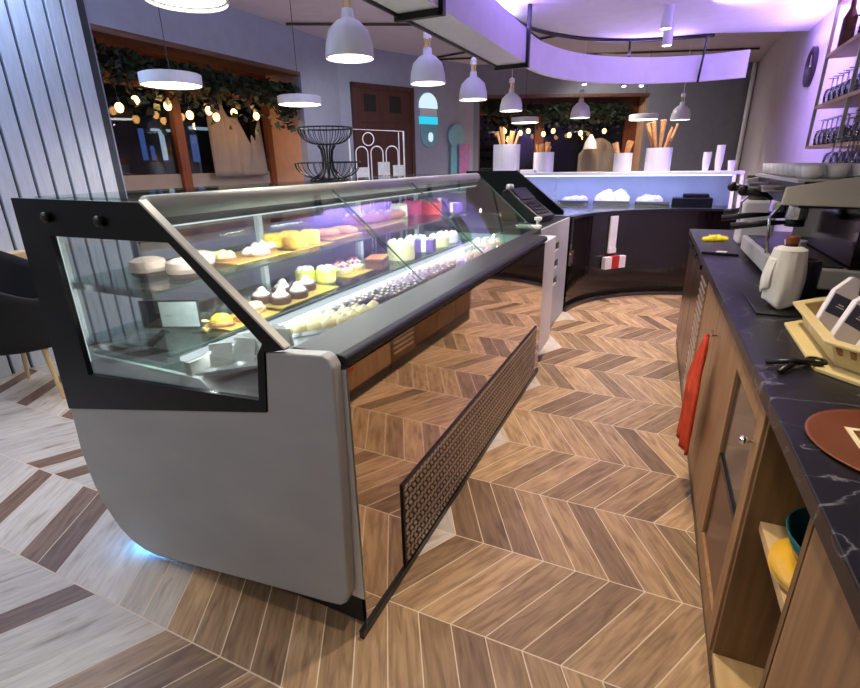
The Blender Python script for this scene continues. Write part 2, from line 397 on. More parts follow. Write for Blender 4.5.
w2 = bpy.data.objects.new('window_2', None); COL.objects.link(w2); struct(w2); p = B0+bn*.42; w2.location = (p.x, p.y, 0); w2.rotation_euler = (0, 0, math.atan2(bd.y, bd.x))
b = MB(); b.box(W0, -.05, 2.22, W1, .03, 2.5); b.box(W0, -.05, WS, W0+.07, .03, 2.25); b.box(W1-.22, -.05, WS, W1, .03, 2.25); b.box(1.18, -.05, WS, 1.34, .03, 2.25); b.box(W0, -.05, WS, W1, .03, WS+.07); b.obj('window_frame', 'bulb_tinted_wood', w2)
b = MB(); b.box(W0+.07, .0, WS+.07, 1.18, .008, 2.22); b.obj('window_pane', 'glass_win', w2)
b = MB(); b.box(1.34, .0, WS+.07, W1-.22, .008, 2.22); b.obj('window_pane', 'glass_win', w2)
# right wall, far pipe
b = MB(); b.box(XR, -1.5, 0, XR+.1, B1.y+.25, CZ); struct(b.obj('wall_right', 'wall_right'))
o = MB().tube([(XR-.06, B1.y-.14, z) for z in (.02, 1, 2, CZ-.02)], .035, 10).obj('wall_pipe', 'white_paint', smooth=True)
tag(o, 'white vertical pipe in the far right corner', 'pipe')
# night street outside both windows
b = MB(); b.box(-8.0, -1, -.5, -7.9, 12, 5); b.obox((-7.9, 12, -.5), (10, 5.3, 0), (-.05, .1, 0), (0, 0, 5.5)); struct(b.obj('wall_street', 'night'))
# ceilings
b = MB(); b.box(-5.2, -1.5, CZ, XR+.1, 12.2, CZ+.1); struct(b.obj('ceiling', 'ceil'))
arc = [(-1.46, 4.28), (-1.46, 4.96), (-1.37, 5.4), (-1.16, 5.80), (-.88, 6.12), (-.6, 6.30), (-.325, 6.40), (.19, 6.5), (XR, 6.9)]
b = MB(); b.prism([(-1.46, -1.5)]+arc+[(XR, -1.5)], 2.62, 2.72); struct(b.obj('ceiling_island', 'ceil_white'))
# dark lines / services on the main ceiling
b = MB()
for x0, y0, x1, y1 in ((-4.2, 3.6, -1.6, 5.2), (-4.2, 5.2, -1.6, 6.7), (-4.0, 7.9, -1.2, 7.2), (-4.1, 7.7, .9, 9.6), (-2.9, 3.0, -2.9, 8.6)):
    b.tube([(x0, y0, CZ-.02), (x1, y1, CZ-.02)], .014, 6)
tag(b.obj('ceiling_conduit', 'stem'), 'thin dark conduits running across the grey ceiling at upper left', 'conduit')
# slatted wall lining at the left
b = MB(); b.box(XL, -1.4, .0, XL+.012, NL0-.02, CZ)
sl = thing('slat_panel', 'grey vertical slat lining on the left wall before the window', 'wall panel', (0, 0, 0))
b.obj('backing', 'slat_gap', sl)
b = MB(); y = -1.38
while y < NL0-.1:
    b.box(XL+.012, y, .0, XL+.045, y+.105, CZ-.01); y += .125
b.obj('slats', 'slat', sl, bevel=.004)
b = MB(); b.box(XL+.046, -1.2, .84, XL+.20, 2.05, .88); o = b.obj('wall_ledge', 'leg_wood'); tag(o, 'pale wooden ledge fixed to the slatted wall behind the black chair', 'ledge')

M['deck'] = mat('grey steel deck', '#85888a', .38, .7, var=.08, scale=20)
M['glass_back'] = glass('rear case glass', '#f2f6f6', .22)

# ---------------------------------------------------------------- pastry display case
CY0, CY1 = .941, 3.68
case = thing('pastry_display_case', 'long glass pastry display case with pale stone end panel and black end frame', 'display case', (0, 0, 0))
def endy(x): return .941+.04*(x+.72)
b = MB()
prof = [(-.755, .966), (-.735, .958), (-.722, .935), (-.728, .60), (-.742, .17), (-.752, .135), (-.772, .118), (-.84, .106), (-1.146, .075), (-1.60, .022), (-1.68, .03), (-1.74, .055), (-1.79, .098), (-1.84, .18), (-1.875, .28), (-1.892, .43), (-1.879, .607), (-.958, .766), (-.935, .951)]
b.plate(prof, [], lambda x, z: (x, endy(x), z), (0, .04, 0)); b.obj('end_panel', 'stone', case, bevel=.006)
fr = [(-1.854, 1.342), (-1.293, 1.334), (-.866, .966), (-.935, .951), (-.958, .766), (-1.879, .607)]
ho = [(-1.712, 1.231), (-1.712, .766), (-.978, .80), (-.960, .94), (-.938, .975), (-1.212, 1.231)]
b = MB(); b.plate(fr, [ho], lambda x, z: (x, endy(x)-.004, z), (0, .018, 0)); ef = b.obj('end_frame', 'frame', case)
for bx, bz in ((-1.693, 1.288), (-1.459, 1.282)):
    b = MB(); b.lathe([(.0, 0), (.012, 0), (.016, .004), (.016, .014), (.008, .02), (0, .02)], 14, (bx, endy(bx)-.003, bz), False, (0, -1, 0)); b.obj('bolt', 'black', ef, smooth=True)
b = MB(); b.obox((-1.293, endy(-1.293)-.006, 1.337), (.427, .017, -.368), (0, .024, 0), (.004, 0, .005)); b.obj('frame_edge_trim', 'rail', ef)
b = MB(); b.plate(ho, [], lambda x, z: (x, endy(x)+.004, z), (0, .004, 0)); b.obj('end_glass', 'glass_case', case)
# carcass
b = MB(); b.plate([(-.715, .912), (-.715, .12), (-1.6, .12), (-1.74, .16), (-1.80, .22), (-1.84, .35), (-1.85, .6), (-1.84, .79), (-1.28, .79), (-1.24, .76), (-.90, .76), (-.90, .912)], [], lambda x, z: (x, .985, z), (0, CY1-.985, 0)); b.obj('carcass', 'white_paint', case)
b = MB(); b.box(-1.58, 1.0, .0, -.735, CY1-.42, .12); b.obj('plinth', 'black', case)
b = MB(); b.box(-.7119, .985, .03, -.708, 3.285, .9185); b.obj('kick_mirror', 'mirror', case)
b = MB(); b.box(-.716, .945, .0, -.700, 3.285, .03); b.obj('skirting', 'black', case)
# vent grille on the kick panel
b = MB(); b.box(-.707, 1.24, .04, -.7015, 3.16, .385); b.cur = 1
for i in range(64):
    for j in range(12):
        y0 = 1.247+i*.03; z0 = .05+j*.028
        s = .010 if (j % 2) else -.010
        if y0+.03 > 3.155: continue
        b.obox((-.7013, y0+max(0, -s), z0), (0, .016, 0), (0, s, .017), (.004, 0, 0))
b.obj('vent_grille', ['grille', 'grille_hi'], case)
# ledge along the front
b = MB(); b.plate([(-.885, .955), (-.735, .955), (-.714, .951), (-.707, .944), (-.707, .924), (-.885, .915)], [], lambda x, z: (x, .985, z), (0, 2.365, 0)); b.obj('front_ledge', 'steel_dark', case, bevel=.004)
b = MB(); b.plate([(-.885, .955), (-.83, .955), (-.83, .92), (-.885, .915)], [], lambda x, z: (x, 3.35, z), (0, .335, 0)); b.obj('ledge_end', 'steel_dark', case)
# slanted front glass in three panes, rail, top glass, customer glass
for a_, c_ in ((.965, 1.805), (1.812, 2.545), (2.552, 3.67)):
    b = MB(); b.obox((-1.318, a_, 1.322), (.443, 0, -.382), (0, c_-a_, 0), (.004, 0, .005)); b.obj('front_glass', 'glass_case', case)
for yj in (1.808, 2.548, 3.672):
    b = MB(); b.obox((-1.316, yj-.0018, 1.329), (.443, 0, -.382), (0, .0036, 0), (.003, 0, .004)); b.obj('glass_joint', 'glass_edge', case)
b = MB(); b.tube([(-1.335, .965, 1.317), (-1.335, 3.67, 1.317)], .033, 16); rail = b.obj('top_rail', 'rail', case, smooth=True)
b = MB(); b.box(-1.36, .97, 1.262, -1.325, 3.67, 1.292); b.obj('rail_shadow_strip', 'black', case)  # black strip paints the shadow beneath the rail
b = MB(); b.box(-1.355, 1.0, 1.256, -1.332, 3.66, 1.262); b.obj('led_strip', 'led', case)
b = MB(); b.box(-1.85, .955, 1.335, -1.365, CY1, 1.343); b.obj('top_glass', 'glass_shelf', case)
b = MB(); b.box(-1.853, .96, .80, -1.847, CY1, 1.335); b.obj('customer_glass', 'glass_back', case)
b = MB(); b.plate([(-1.845, .80), (-.90, .80), (-.89, .95), (-1.31, 1.31), (-1.845, 1.33)], [], lambda x, z: (x, CY1-.008, z), (0, .006, 0)); b.obj('far_glass', 'glass_shelf', case)
for nm, z in (('upper_shelf', 1.062), ('lower_shelf', .852)):
    b = MB(); b.box(-1.84, .97, z, -1.376, CY1-.012, z+.008); sh = b.obj(nm, 'glass_shelf', case)
    b = MB(); b.box(-1.376, .97, z, -1.373, CY1-.012, z+.008); b.obj('shelf_edge', 'glass_edge', sh)
    for yb in (.975, 1.9, 2.8, 3.64):
        b = MB(); b.box(-1.84, yb-.004, z-.022, -1.40, yb+.004, z-.001); b.obj('bracket', 'steel', sh)
for yb in (.975, 1.9, 2.8, 3.64):
    b = MB(); b.box(-1.842, yb-.014, .79, -1.815, yb+.014, 1.33); b.obj('upright', 'white_paint', case)
b = MB(); b.box(-1.778, .932, .79, -1.760, .945, 1.225); b.obj('led_post', 'led_low', case)
b = MB(); b.box(-1.36, .99, .838, -1.335, 3.66, .851); b.obj('led_profile', 'led_low', case)
b = MB(); b.box(-1.345, .99, .79, -1.318, 3.66, .836); b.obj('deck_step', 'rail', case)
b = MB(); b.box(-1.84, 1.0, .79, -1.345, CY1-.012, .796); b.plate([(-1.318, .795), (-.90, .907), (-.90, .897), (-1.318, .785)], [], lambda x, z: (x, 1.0, z), (0, CY1-1.012, 0)); b.obj('deck', 'deck', case)
for yv in range(22):
    pass
b = MB(); b.box(-1.76, .945, .05, -1.66, .975, .062); b.obj('base_led', 'led_blue', case)
b = MB()
for i in range(46): b.box(-1.83, 1.05+i*.056, .797, -1.74, 1.05+i*.056+.026, .803)
b.obj('air_vent', 'white_paint', case)

# ---- things in the case; each is an object of its own
Z1, Z2 = 1.0705, .8605
SLP = math.atan(.112/.418)
def zd(x): return .7955+(x+1.318)*.112/.418
def board(x, y, sx, sy, z, label, rot=0):
    b = MB(); b.box(-sx/2, -sy/2, 0, sx/2, sy/2, .003)
    o = b.obj('cake_board', 'gold'); o.location = (x, y, z); o.rotation_euler = (0, 0, rot); return tag(o, label, 'cake board', 'gold cake boards')
TB = .0032
def lathe_item(name, label, cat, parts, loc, group=None, n=36):
    r = thing(name, label, cat, loc, 0, group)
    for nm, prof, m in parts: MB().lathe(prof, n).obj(nm, m, r, smooth=False)
    return r
# upper shelf, near to far
pk = lathe_item('iced_cake', 'pink iced round cake nearest the glass end on the upper shelf', 'cake',
    [('base', [(.05, 0), (.055, .005), (.055, .018)], 'ch_brown'), ('icing', [(.057, .016), (.06, .03), (.055, .052), (.035, .06), (0, .061)], 'ch_pink')], (-1.62, 1.13, Z1), 'pink iced cakes')
dup(pk, (-1.475, 1.16, Z1), 0, 'pink iced round cake second from the glass end of the upper shelf')
dup(pk, (-1.56, 1.29, Z1), 0, 'pink iced round cake third from the glass end, partly behind the slanted frame')
board(-1.57, 1.56, .22, .36, Z1, 'gold cake board under the pale puff pastries on the upper shelf')
def puff(label, x, y, rz):
    r = thing('cream_puff_pastry', label, 'pastry', (x, y, Z1+TB), rz, 'pale puff pastries on the upper shelf')
    b = MB(); b.ball((0, 0, 0), .06, .045, .02, 14, 5, 0, .06, rnd); b.obj('pastry_base', 'ch_crust', r)
    b = MB()
    for k in range(5): b.ball((.036*math.cos(k*1.256), .024*math.sin(k*1.256), .012), .022, .02, .022, 9, 4, 0, .1, rnd)
    b.ball((0, 0, .016), .02, .02, .026, 9, 4, 0); b.obj('cream', 'ch_white' if rz else 'ch_cream', r)
    return r
puff('yellowish cream puff pastry at the near end of the gold board', -1.58, 1.43, 0)
puff('white cream puff pastry in the middle of the upper gold board', -1.53, 1.55, .5)
puff('white cream puff pastry beside the first yellow glazed cake', -1.60, 1.67, .9)
board(-1.55, 1.83, .2, .28, Z1, 'gold cake board under the four yellow glazed cakes')
yc = thing('yellow_glazed_cake', 'yellow glazed cup cake at the front left of its group on the upper shelf', 'cake', (-1.60, 1.74, Z1+TB), 0, 'yellow glazed cup cakes')
MB().lathe([(.036, 0), (.042, .004), (.044, .035), (.046, .042)], 18).obj('cup', 'ch_yellow', yc)
b = MB()
for k in range(7): b.ball((.028*math.cos(k*.9), .028*math.sin(k*.9), .042), .02, .02, .022, 9, 4, 0, .08, rnd)
b.obj('topping', 'ch_yellow', yc)
dup(yc, (-1.505, 1.80, Z1+TB), .4, 'yellow glazed cup cake nearest the slanted glass on the upper shelf')
dup(yc, (-1.585, 1.84, Z1+TB), 1.1, 'yellow glazed cup cake in the middle of the yellow group')
dup(yc, (-1.525, 1.91, Z1+TB), 2.1, 'yellow glazed cup cake beside the caramel eclair')
board(-1.59, 2.18, .18, .3, Z1, 'gold cake board under the caramel eclairs')
def eclair(label, x, y, rz):
    r = thing('caramel_eclair', label, 'pastry', (x, y, Z1+TB), rz, 'caramel eclairs')
    b = MB(); b.ball((0, 0, .012), .085, .034, .022, 16, 6, -.5); b.obj('choux', 'ch_crust', r)
    b = MB(); b.ball((0, 0, .022), .078, .028, .02, 16, 5, 0); b.obj('glaze', 'ch_orange', r)
eclair('caramel glazed eclair nearer the yellow cakes', -1.60, 2.12, .9); eclair('caramel glazed eclair nearer the brown croissants', -1.58, 2.26, .7)
board(-1.66, 2.72, .22, .5, Z1, 'gold cake board under the brown croissants')
def croissant(label, x, y, rz):
    r = thing('croissant', label, 'croissant', (x, y, Z1+TB), rz, 'brown croissants on the upper shelf')
    b = MB(); pts = []; rad = []
    for k in range(9):
        a = PI*(.1+.8*k/8); pts.append((.075*math.cos(a), .055*math.sin(a)-.03, .036)); rad.append((.012, .02, .027, .031, .034, .031, .027, .02, .012)[k])
    b.tube(pts, rad, 10); b.obj('dough', 'ch_crust', r)
    b = MB()
    for k in (2, 4, 6): 
        a = PI*(.1+.8*k/8); b.ball((.075*math.cos(a), .055*math.sin(a)-.03, .058), .012, .018, .016, 8, 4, 0)
    b.obj('icing', 'ch_pink', r)
for i, (x, y, rz) in enumerate(((-1.69, 2.53, .3), (-1.66, 2.68, .8), (-1.68, 2.82, .2), (-1.62, 2.93, 1.2))):
    croissant(('brown croissant nearest the caramel eclairs', 'brown croissant second from the eclairs', 'brown croissant third from the eclairs', 'brown croissant nearest the white cake')[i], x, y, rz)
def roundcake(name, label, cat, r_, h, m1, m2, loc, group=None):
    r = thing(name, label, cat, loc, 0, group)
    MB().lathe([(r_, 0), (r_, h*.9), (r_*.97, h), (0, h)], 24).obj('cake_body', m1, r)
    b = MB()
    for k in range(9): b.ball((r_*.75*math.cos(k*.7), r_*.75*math.sin(k*.7), h), r_*.22, r_*.22, r_*.22, 8, 4, 0, .08, rnd)
    b.obj('topping', m2, r); return r
roundcake('layer_cake', 'small white cake behind the croissants on the upper shelf', 'cake', .06, .075, 'ch_white', 'ch_cream', (-1.74, 3.19, Z1))
roundcake('glazed_cake', 'raspberry pink glazed cake on the upper shelf', 'cake', .075, .085, 'ch_magenta', 'ch_magenta', (-1.72, 3.37, Z1))
roundcake('glazed_cake', 'red berry glazed cake right of the raspberry pink cake', 'cake', .075, .075, 'ch_red', 'ch_red', (-1.60, 3.43, Z1))
def carton(label, x, y, z, sx, sy, sz, m, rz=0, band='ch_white'):
    r = thing('cake_carton', label, 'box', (x, y, z), rz, 'violet cake cartons')
    MB().box(-sx/2, -sy/2, 0, sx/2, sy/2, sz).obj('carton_body', m, r, bevel=.003)
    b = MB(); b.box(-sx*.12, -sy/2-.001, .004, sx*.12, sy/2+.001, sz+.001); b.obj('band', band, r)
carton('violet carton at the far end of the upper shelf', -1.60, 3.6, Z1, .12, .09, .10, 'ch_purple', .3)
carton('smaller violet carton at the far end of the upper shelf beside the slanted glass', -1.47, 3.58, Z1, .10, .09, .07, 'ch_purple', -.2)
# lower shelf
ps = thing('price_sign_stand', 'black stand holding a grey price card on the lower shelf', 'price sign', (-1.62, 1.18, Z2), .42)
b = MB(); b.box(-.11, -.006, 0, .11, .0, .105); b.box(-.11, 0, 0, .11, .05, .006); b.obj('stand', 'black', ps)
b = MB(); b.box(-.035, -.009, .006, .104, -.006, .1); b.obj('price_card', 'grey_card', ps)
board(-1.46, 1.36, .16, .26, Z2, 'gold cake board under the yellow pastries behind the price sign')
def yp(label, x, y, rz):
    r = thing('yellow_pastry', label, 'pastry', (x, y, Z2+TB), rz, 'yellow pastries on the lower shelf')
    b = MB(); b.ball((0, 0, .0), .055, .04, .025, 12, 5, 0, .05, rnd); b.obj('pastry_base', 'ch_crust', r)
    b = MB(); b.ball((0, 0, .014), .045, .033, .03, 12, 5, 0, .1, rnd); b.obj('glaze', 'ch_yellow' if rz < 1 else 'ch_cream', r)
yp('yellow pastry nearest the price sign', -1.47, 1.27, .3); yp('yellow pastry in the middle of the lower gold board', -1.43, 1.36, .8); yp('paler cream pastry at the far end of the lower gold board', -1.48, 1.45, 1.3)
board(-1.53, 1.74, .24, .42, Z2, 'gold cake board under the chocolate cakes with white cream')
cc = thing('chocolate_cream_cake', 'chocolate cake with white cream nearest the yellow pastries', 'cake', (-1.56, 1.58, Z2+TB), 0, 'chocolate cakes with white cream')
MB().lathe([(.042, 0), (.045, .004), (.045, .03), (.04, .034), (0, .034)], 18).obj('sponge', 'ch_brown', cc)
b = MB(); b.ball((0, 0, .032), .036, .036, .02, 12, 4, 0, .06, rnd); b.ball((.004, 0, .046), .022, .022, .024, 10, 4, 0, .08, rnd); b.obj('cream_top', 'ch_white', cc)
dup(cc, (-1.575, 1.73, Z2+TB), 1, 'chocolate cake with white cream at the back of its board')
dup(cc, (-1.465, 1.71, Z2+TB), 2, 'chocolate cake with white cream closest to the slanted glass')
dup(cc, (-1.52, 1.84, Z2+TB), 3, 'chocolate cake with white cream beside the lime yellow cakes')
dup(cc, (-1.47, 1.60, Z2+TB), .5, 'chocolate cake with white cream at the near right corner of its board')
lc = thing('lime_cream_cake', 'lime yellow cream cake at the left of its pair', 'cake', (-1.62, 1.96, Z2), 0, 'lime yellow cream cakes')
MB().lathe([(.045, 0), (.05, .01), (.05, .06), (.045, .07), (0, .07)], 20).obj('cake_body', 'ch_lime', lc)
b = MB()
for k in range(6): b.ball((.026*math.cos(k*1.05), .026*math.sin(k*1.05), .068), .018, .018, .018, 8, 4, 0, .1, rnd)
b.obj('cream_top', 'ch_white', lc)
dup(lc, (-1.54, 2.02, Z2), .7, 'lime yellow cream cake at the right of its pair')
board(-1.60, 2.32, .26, .36, Z2, 'gold cake board under the small berry tarts')
bt = thing('berry_tart', 'small cream tart with dark berries at the near left of its board', 'tart', (-1.66, 2.22, Z2+TB), 0, 'small berry tarts')
MB().lathe([(.034, 0), (.044, .02), (.044, .024), (.03, .022), (0, .022)], 16).obj('crust', 'ch_cream', bt)
b = MB(); b.ball((0, 0, .02), .034, .034, .02, 12, 4, 0, .05, rnd); b.obj('cream', 'ch_white', bt)
b = MB()
for k in range(4): b.ball((.018*math.cos(k*1.57), .018*math.sin(k*1.57), .036), .011, .011, .011, 8, 4)
b.obj('berries', 'ch_magenta', bt)
for x, y, l in ((-1.56, 2.22, 'small berry tart at the near right of its board'), (-1.67, 2.33, 'small berry tart at the middle left of its board'), (-1.57, 2.34, 'small berry tart at the middle right of its board'), (-1.65, 2.44, 'small berry tart at the far left of its board')):
    dup(bt, (x, y, Z2+TB), x*7, l)
sl_ = thing('chocolate_cake_slice', 'brown chocolate cake slice beside the berry tarts', 'cake', (-1.49, 2.45, Z2), .3)
MB().box(-.05, -.08, 0, .05, .08, .03).obj('lower_layer', 'ch_milk', sl_); MB().box(-.05, -.08, .03, .05, .08, .055).obj('upper_layer', 'ch_brown', sl_)
MB().box(-.052, -.082, .055, .052, .082, .062).obj('icing', 'ch_crust', sl_)
tall = roundcake('tall_cream_cake', 'tall cream white cake on the lower shelf', 'cake', .085, .10, 'ch_cream', 'ch_white', (-1.49, 2.74, Z2))
carton('violet carton with pale bands right of the tall white cake', -1.46, 3.03, Z2, .13, .10, .085, 'ch_purple', .2)
roundcake('layer_cake', 'white cake behind the violet carton on the lower shelf', 'cake', .075, .075, 'ch_white', 'ch_white', (-1.58, 3.13, Z2))
roundcake('layer_cake', 'vanilla cream cake right of the violet carton on the lower shelf', 'cake', .075, .07, 'ch_cream', 'ch_white', (-1.47, 3.28, Z2))
roundcake('layer_cake', 'pale cake at the far end of the lower shelf', 'cake', .08, .06, 'ch_white', 'ch_cream', (-1.5, 3.50, Z2))
# deck: tent cards, truffles, chocolates
def tent(label, x, y, rz):
    r = thing('price_tent_card', label, 'price card', (x, y, zd(x)+.006), rz, 'grey price tent cards')
    b = MB(); b.obox((-.035, -.03, 0), (.07, 0, 0), (0, .028, .07), (0, .002, 0)); b.obj('front_leaf', 'grey_card', r)
    b = MB(); b.obox((-.035, .026, 0), (.07, 0, 0), (0, -.026, .07), (0, .002, 0)); b.obj('back_leaf', 'white', r)
for x, y, rz, l in ((-1.25, 1.06, .7, 'grey price tent card nearest the black end frame'), (-1.16, 1.08, .3, 'grey price tent card second from the black end frame'), (-1.24, 1.17, .6, 'grey price tent card third from the black end frame'), (-1.07, 1.14, .4, 'grey price tent card closest to the stone end panel'), (-1.20, 1.26, .5, 'grey price tent card beside the white truffles')):
    tent(l, x, y, rz)
def tray(x, y, sx, sy, label):
    r = thing('sweets_tray', label, 'tray', (x, y, zd(x)+.0005), 0, 'steel trays on the deck'); r.rotation_euler = (0, -SLP, 0)
    b = MB(); b.box(-sx/2, -sy/2, 0, sx/2, sy/2, .004); b.obj('tray_base', 'deck', r)
    b = MB(); b.box(-sx/2, -sy/2, .004, sx/2, -sy/2+.004, .016); b.box(-sx/2, sy/2-.004, .004, sx/2, sy/2, .016); b.box(-sx/2, -sy/2+.004, .004, -sx/2+.004, sy/2-.004, .016); b.box(sx/2-.004, -sy/2+.004, .004, sx/2, sy/2-.004, .016); b.obj('tray_rim', 'chrome', r)
tray(-1.11, 1.45, .39, .30, 'steel tray holding white truffles at the near end of the deck')
tray(-1.11, 1.84, .39, .44, 'steel tray holding dark chocolates on the deck')
tray(-1.11, 2.32, .39, .46, 'steel tray holding mauve and milk bonbons on the deck')
tray(-1.11, 2.80, .39, .44, 'steel tray of mixed pale sweets at the far part of the deck')
def zt(x): return zd(x)+.0055
def sweets(name, label, cat, group, m, m2, x0, x1, y0, y1, nx, ny, r_, skip=.0, seed=1):
    rg = random.Random(seed); proto = None
    for i in range(nx):
        for j in range(ny):
            if rg.random() < skip: continue
            x = x0+(x1-x0)*(i+.5)/nx+rg.uniform(-.006, .006); y = y0+(y1-y0)*(j+.5)/ny+rg.uniform(-.006, .006)
            if proto is None:
                proto = thing(name, label, cat, (x, y, zt(x)), 0, group)
                MB().lathe([(r_*.75, 0), (r_, r_*.35), (r_*.95, r_*.9), (r_*.55, r_*1.3), (0, r_*1.4)], 12).obj('sweet_body', m, proto, smooth=True)
                b = MB(); b.ball((0, 0, r_*1.3), r_*.4, r_*.3, r_*.3, 8, 4, 0, .1, rg); b.obj('decoration', m2, proto)
            else: dup(proto, (x, y, zt(x)), rg.uniform(0, 6))
sweets('white_truffle', 'white truffle on the steel tray at the near end of the deck', 'truffle', 'white truffles', 'ch_cream', 'ch_white', -1.28, -.94, 1.33, 1.58, 5, 4, .028, 0, 2)
sweets('dark_chocolate', 'dark chocolate bonbon on the steel tray behind the white truffles', 'chocolate', 'dark chocolates', 'ch_dark', 'ch_white', -1.28, -.95, 1.64, 2.04, 6, 8, .022, .08, 3)
sweets('mauve_bonbon', 'mauve bonbon on the third steel tray of the deck', 'chocolate', 'mauve bonbons', 'ch_mauve', 'ch_milk', -1.28, -1.04, 2.11, 2.53, 4, 7, .024, .1, 4)
sweets('milk_chocolate', 'milk chocolate bonbon along the glass side of the third steel tray', 'chocolate', 'milk chocolates', 'ch_milk', 'ch_white', -1.03, -.95, 2.11, 2.53, 1, 7, .024, .05, 5)
sweets('pale_sweet', 'pale sweet on the farthest steel tray of the deck', 'sweet', 'pale sweets', 'ch_pink', 'ch_white', -1.28, -.95, 2.60, 3.0, 5, 6, .026, .15, 6)
roundcake('flat_tart', 'flat vanilla tart at the far end of the case deck', 'tart', .10, .025, 'ch_cream', 'ch_white', (-1.12, 3.32, zd(-1.12)+.03))

# fruit basket on the case top
fb = thing('tiered_fruit_basket', 'black two-tier wire fruit basket on top of the display case', 'basket', (-1.60, 2.2, 1.344))
def bowl(z0, z1, r0, r1, nm):
    b = MB()
    for z, r in ((z1, r1), (z0, r0)): b.tube([(r*math.cos(2*PI*k/28), r*math.sin(2*PI*k/28), z) for k in range(29)], .004, 6)
    for k in range(28):
        a = 2*PI*k/28; pts = []
        for q in range(6):
            u = q/5; r = r0+(r1-r0)*math.sin(u*PI/2); z = z0+(z1-z0)*(1-math.cos(u*PI/2)); pts.append((r*math.cos(a), r*math.sin(a), z))
        b.tube(pts, .002, 5)
    b.lathe([(r0, z0-.003), (r0, z0+.003)], 24); return b.obj(nm, 'black', fb)
bowl(.175, .25, .04, .135, 'upper_bowl'); bowl(.012, .09, .05, .165, 'lower_bowl')
b = MB()
for k in range(14):
    a = 2*PI*k/14; pts = [(r*math.cos(a), r*math.sin(a), z) for z, r in ((.003, .10), (.03, .055), (.06, .03), (.11, .024), (.15, .03), (.17, .045))]
    b.tube(pts, .0035, 5)
b.lathe([(.102, 0), (.102, .006)], 24); b.obj('wire_stem', 'black', fb)

# ---------------------------------------------------------------- cash desk beyond the case
cd = thing('cash_desk', 'pale grey cash desk drawers standing beyond the display case', 'counter', (0, 0, 0))
b = MB(); b.box(-1.8, 3.72, 0, -.87, 4.86, .90); b.obj('desk_body', 'white_paint', cd)
sl3 = [[(4.02, z), (4.02, z+.03), (4.14, z+.085), (4.42, z+.085), (4.42, z+.02)] for z in (.68, .53, .38)]
b = MB(); b.plate([(3.72, .02), (4.86, .02), (4.86, .925), (3.72, .945)], sl3, lambda y, z: (-.85, y, z), (.02, 0, 0)); b.obj('drawer_front', 'stone', cd)
b = MB(); b.box(-.868, 3.74, .03, -.852, 4.84, .90); b.obj('slot_recess', 'dark_int', cd)
b = MB(); b.box(-1.8, 3.72, .901, -.852, 4.79, .945); b.obj('desk_top', 'steel_dark', cd)
o = MB().box(-.828, 4.0, .10, -.822, 4.14, .36).obj('paper_bag', 'grey_card'); tag(o, 'pale paper bag hanging low on the cash desk drawers', 'bag')
pos = thing('cash_register', 'black cash register terminal on the cash desk', 'cash register', (-1.1, 4.28, .945), -.25)
b = MB(); b.plate([(-.16, 0), (.18, 0), (.20, .05), (.02, .17), (-.10, .27), (-.16, .25)], [], lambda x, z: (x, -.14, z), (0, .28, 0)); b.obj('housing', 'black', pos, bevel=.01)
b = MB(); b.obox((-.085, -.12, .262), (.10, 0, -.083), (0, .24, 0), (.003, 0, .005)); b.obj('screen', 'frame', pos)
b = MB()
for i in range(4):
    for j in range(5): b.obox((.035+i*.036, -.11+j*.045, .163-i*.0245), (.026, 0, -.018), (0, .034, 0), (.003, 0, .006))
b.obj('keypad', 'frame', pos)
b = MB(); b.lathe([(.03, .0), (.035, .02), (.03, .045), (0, .05)], 14, (-.12, -.08, .255)); b.obj('printer_knob', 'rail', pos, smooth=True)
tb = MB(); tb.lathe([(.032, 0), (.03, .004), (.012, .012), (.014, .04), (.03, .05), (.03, .07), (0, .07)], 16); o = tb.obj('tip_cup', 'white'); o.location = (-.91, 3.92, .9455); tag(o, 'small white cup at the front corner of the cash desk', 'cup')
o = MB().box(-.09, -.03, 0, .09, .03, .022).obj('card_tray', 'white', bevel=.003); o.location = (-.95, 3.80, .9455); tag(o, 'white card tray on the ledge end beside the cash register', 'tray')
ep = thing('cash_desk_screen', 'dark slanted end screen between the cash desk and the far curved counter', 'screen panel', (0, 0, 0))
b = MB(); b.plate([(-1.85, .95), (-.88, .95), (-.88, .98), (-1.35, 1.345), (-1.85, 1.345)], [], lambda x, z: (x, 4.80, z), (0, .02, 0)); b.obj('panel', 'frame', ep)
b = MB(); b.obox((-1.35, 4.795, 1.345), (.47, 0, -.365), (0, .03, 0), (.004, 0, .006)); b.obj('edge_trim', 'black', ep)

# ---------------------------------------------------------------- curved gelato counter
CX, CY, CR = .538, 4.689, 1.364
def arcp(r, a): return (CX+r*math.cos(a), CY+r*math.sin(a))
AA = [math.radians(172-(172-86)*k/36) for k in range(37)]
gc = thing('curved_gelato_counter', 'curved dark glossy gelato counter with glazed white topped canopy at the far end', 'counter', (0, 0, 0))
AL = AA
b = MB(); b.prism([arcp(CR, a) for a in AL]+[(.70, 6.08), (.70, 6.72), (-1.95, 6.72), (-1.95, 4.95), (-.87, 4.95)], .10, .905); b.obj('counter_body', 'dark_gloss', gc)
b = MB()
for r0, r1, z0, z1 in ((CR-.02, CR+.06, .905, .93),):
    P = [arcp(r0, a) for a in AL]+[arcp(r1, a) for a in reversed(AL)]; b.prism(P, z0, z1)
b.obj('counter_lip', 'black', gc)
b = MB(); P = [arcp(CR+.05, a) for a in AL]+[arcp(CR+.12, a) for a in reversed(AL)]; b.prism(P, 0, .10); b.obj('toe_recess', 'black', gc)
b = MB(); P = [arcp(CR-.015, a) for a in AL]+[arcp(CR+.05, a) for a in reversed(AL)]; b.prism(P, 0.0, .035); b.obj('foot_rail', 'smoke', gc)
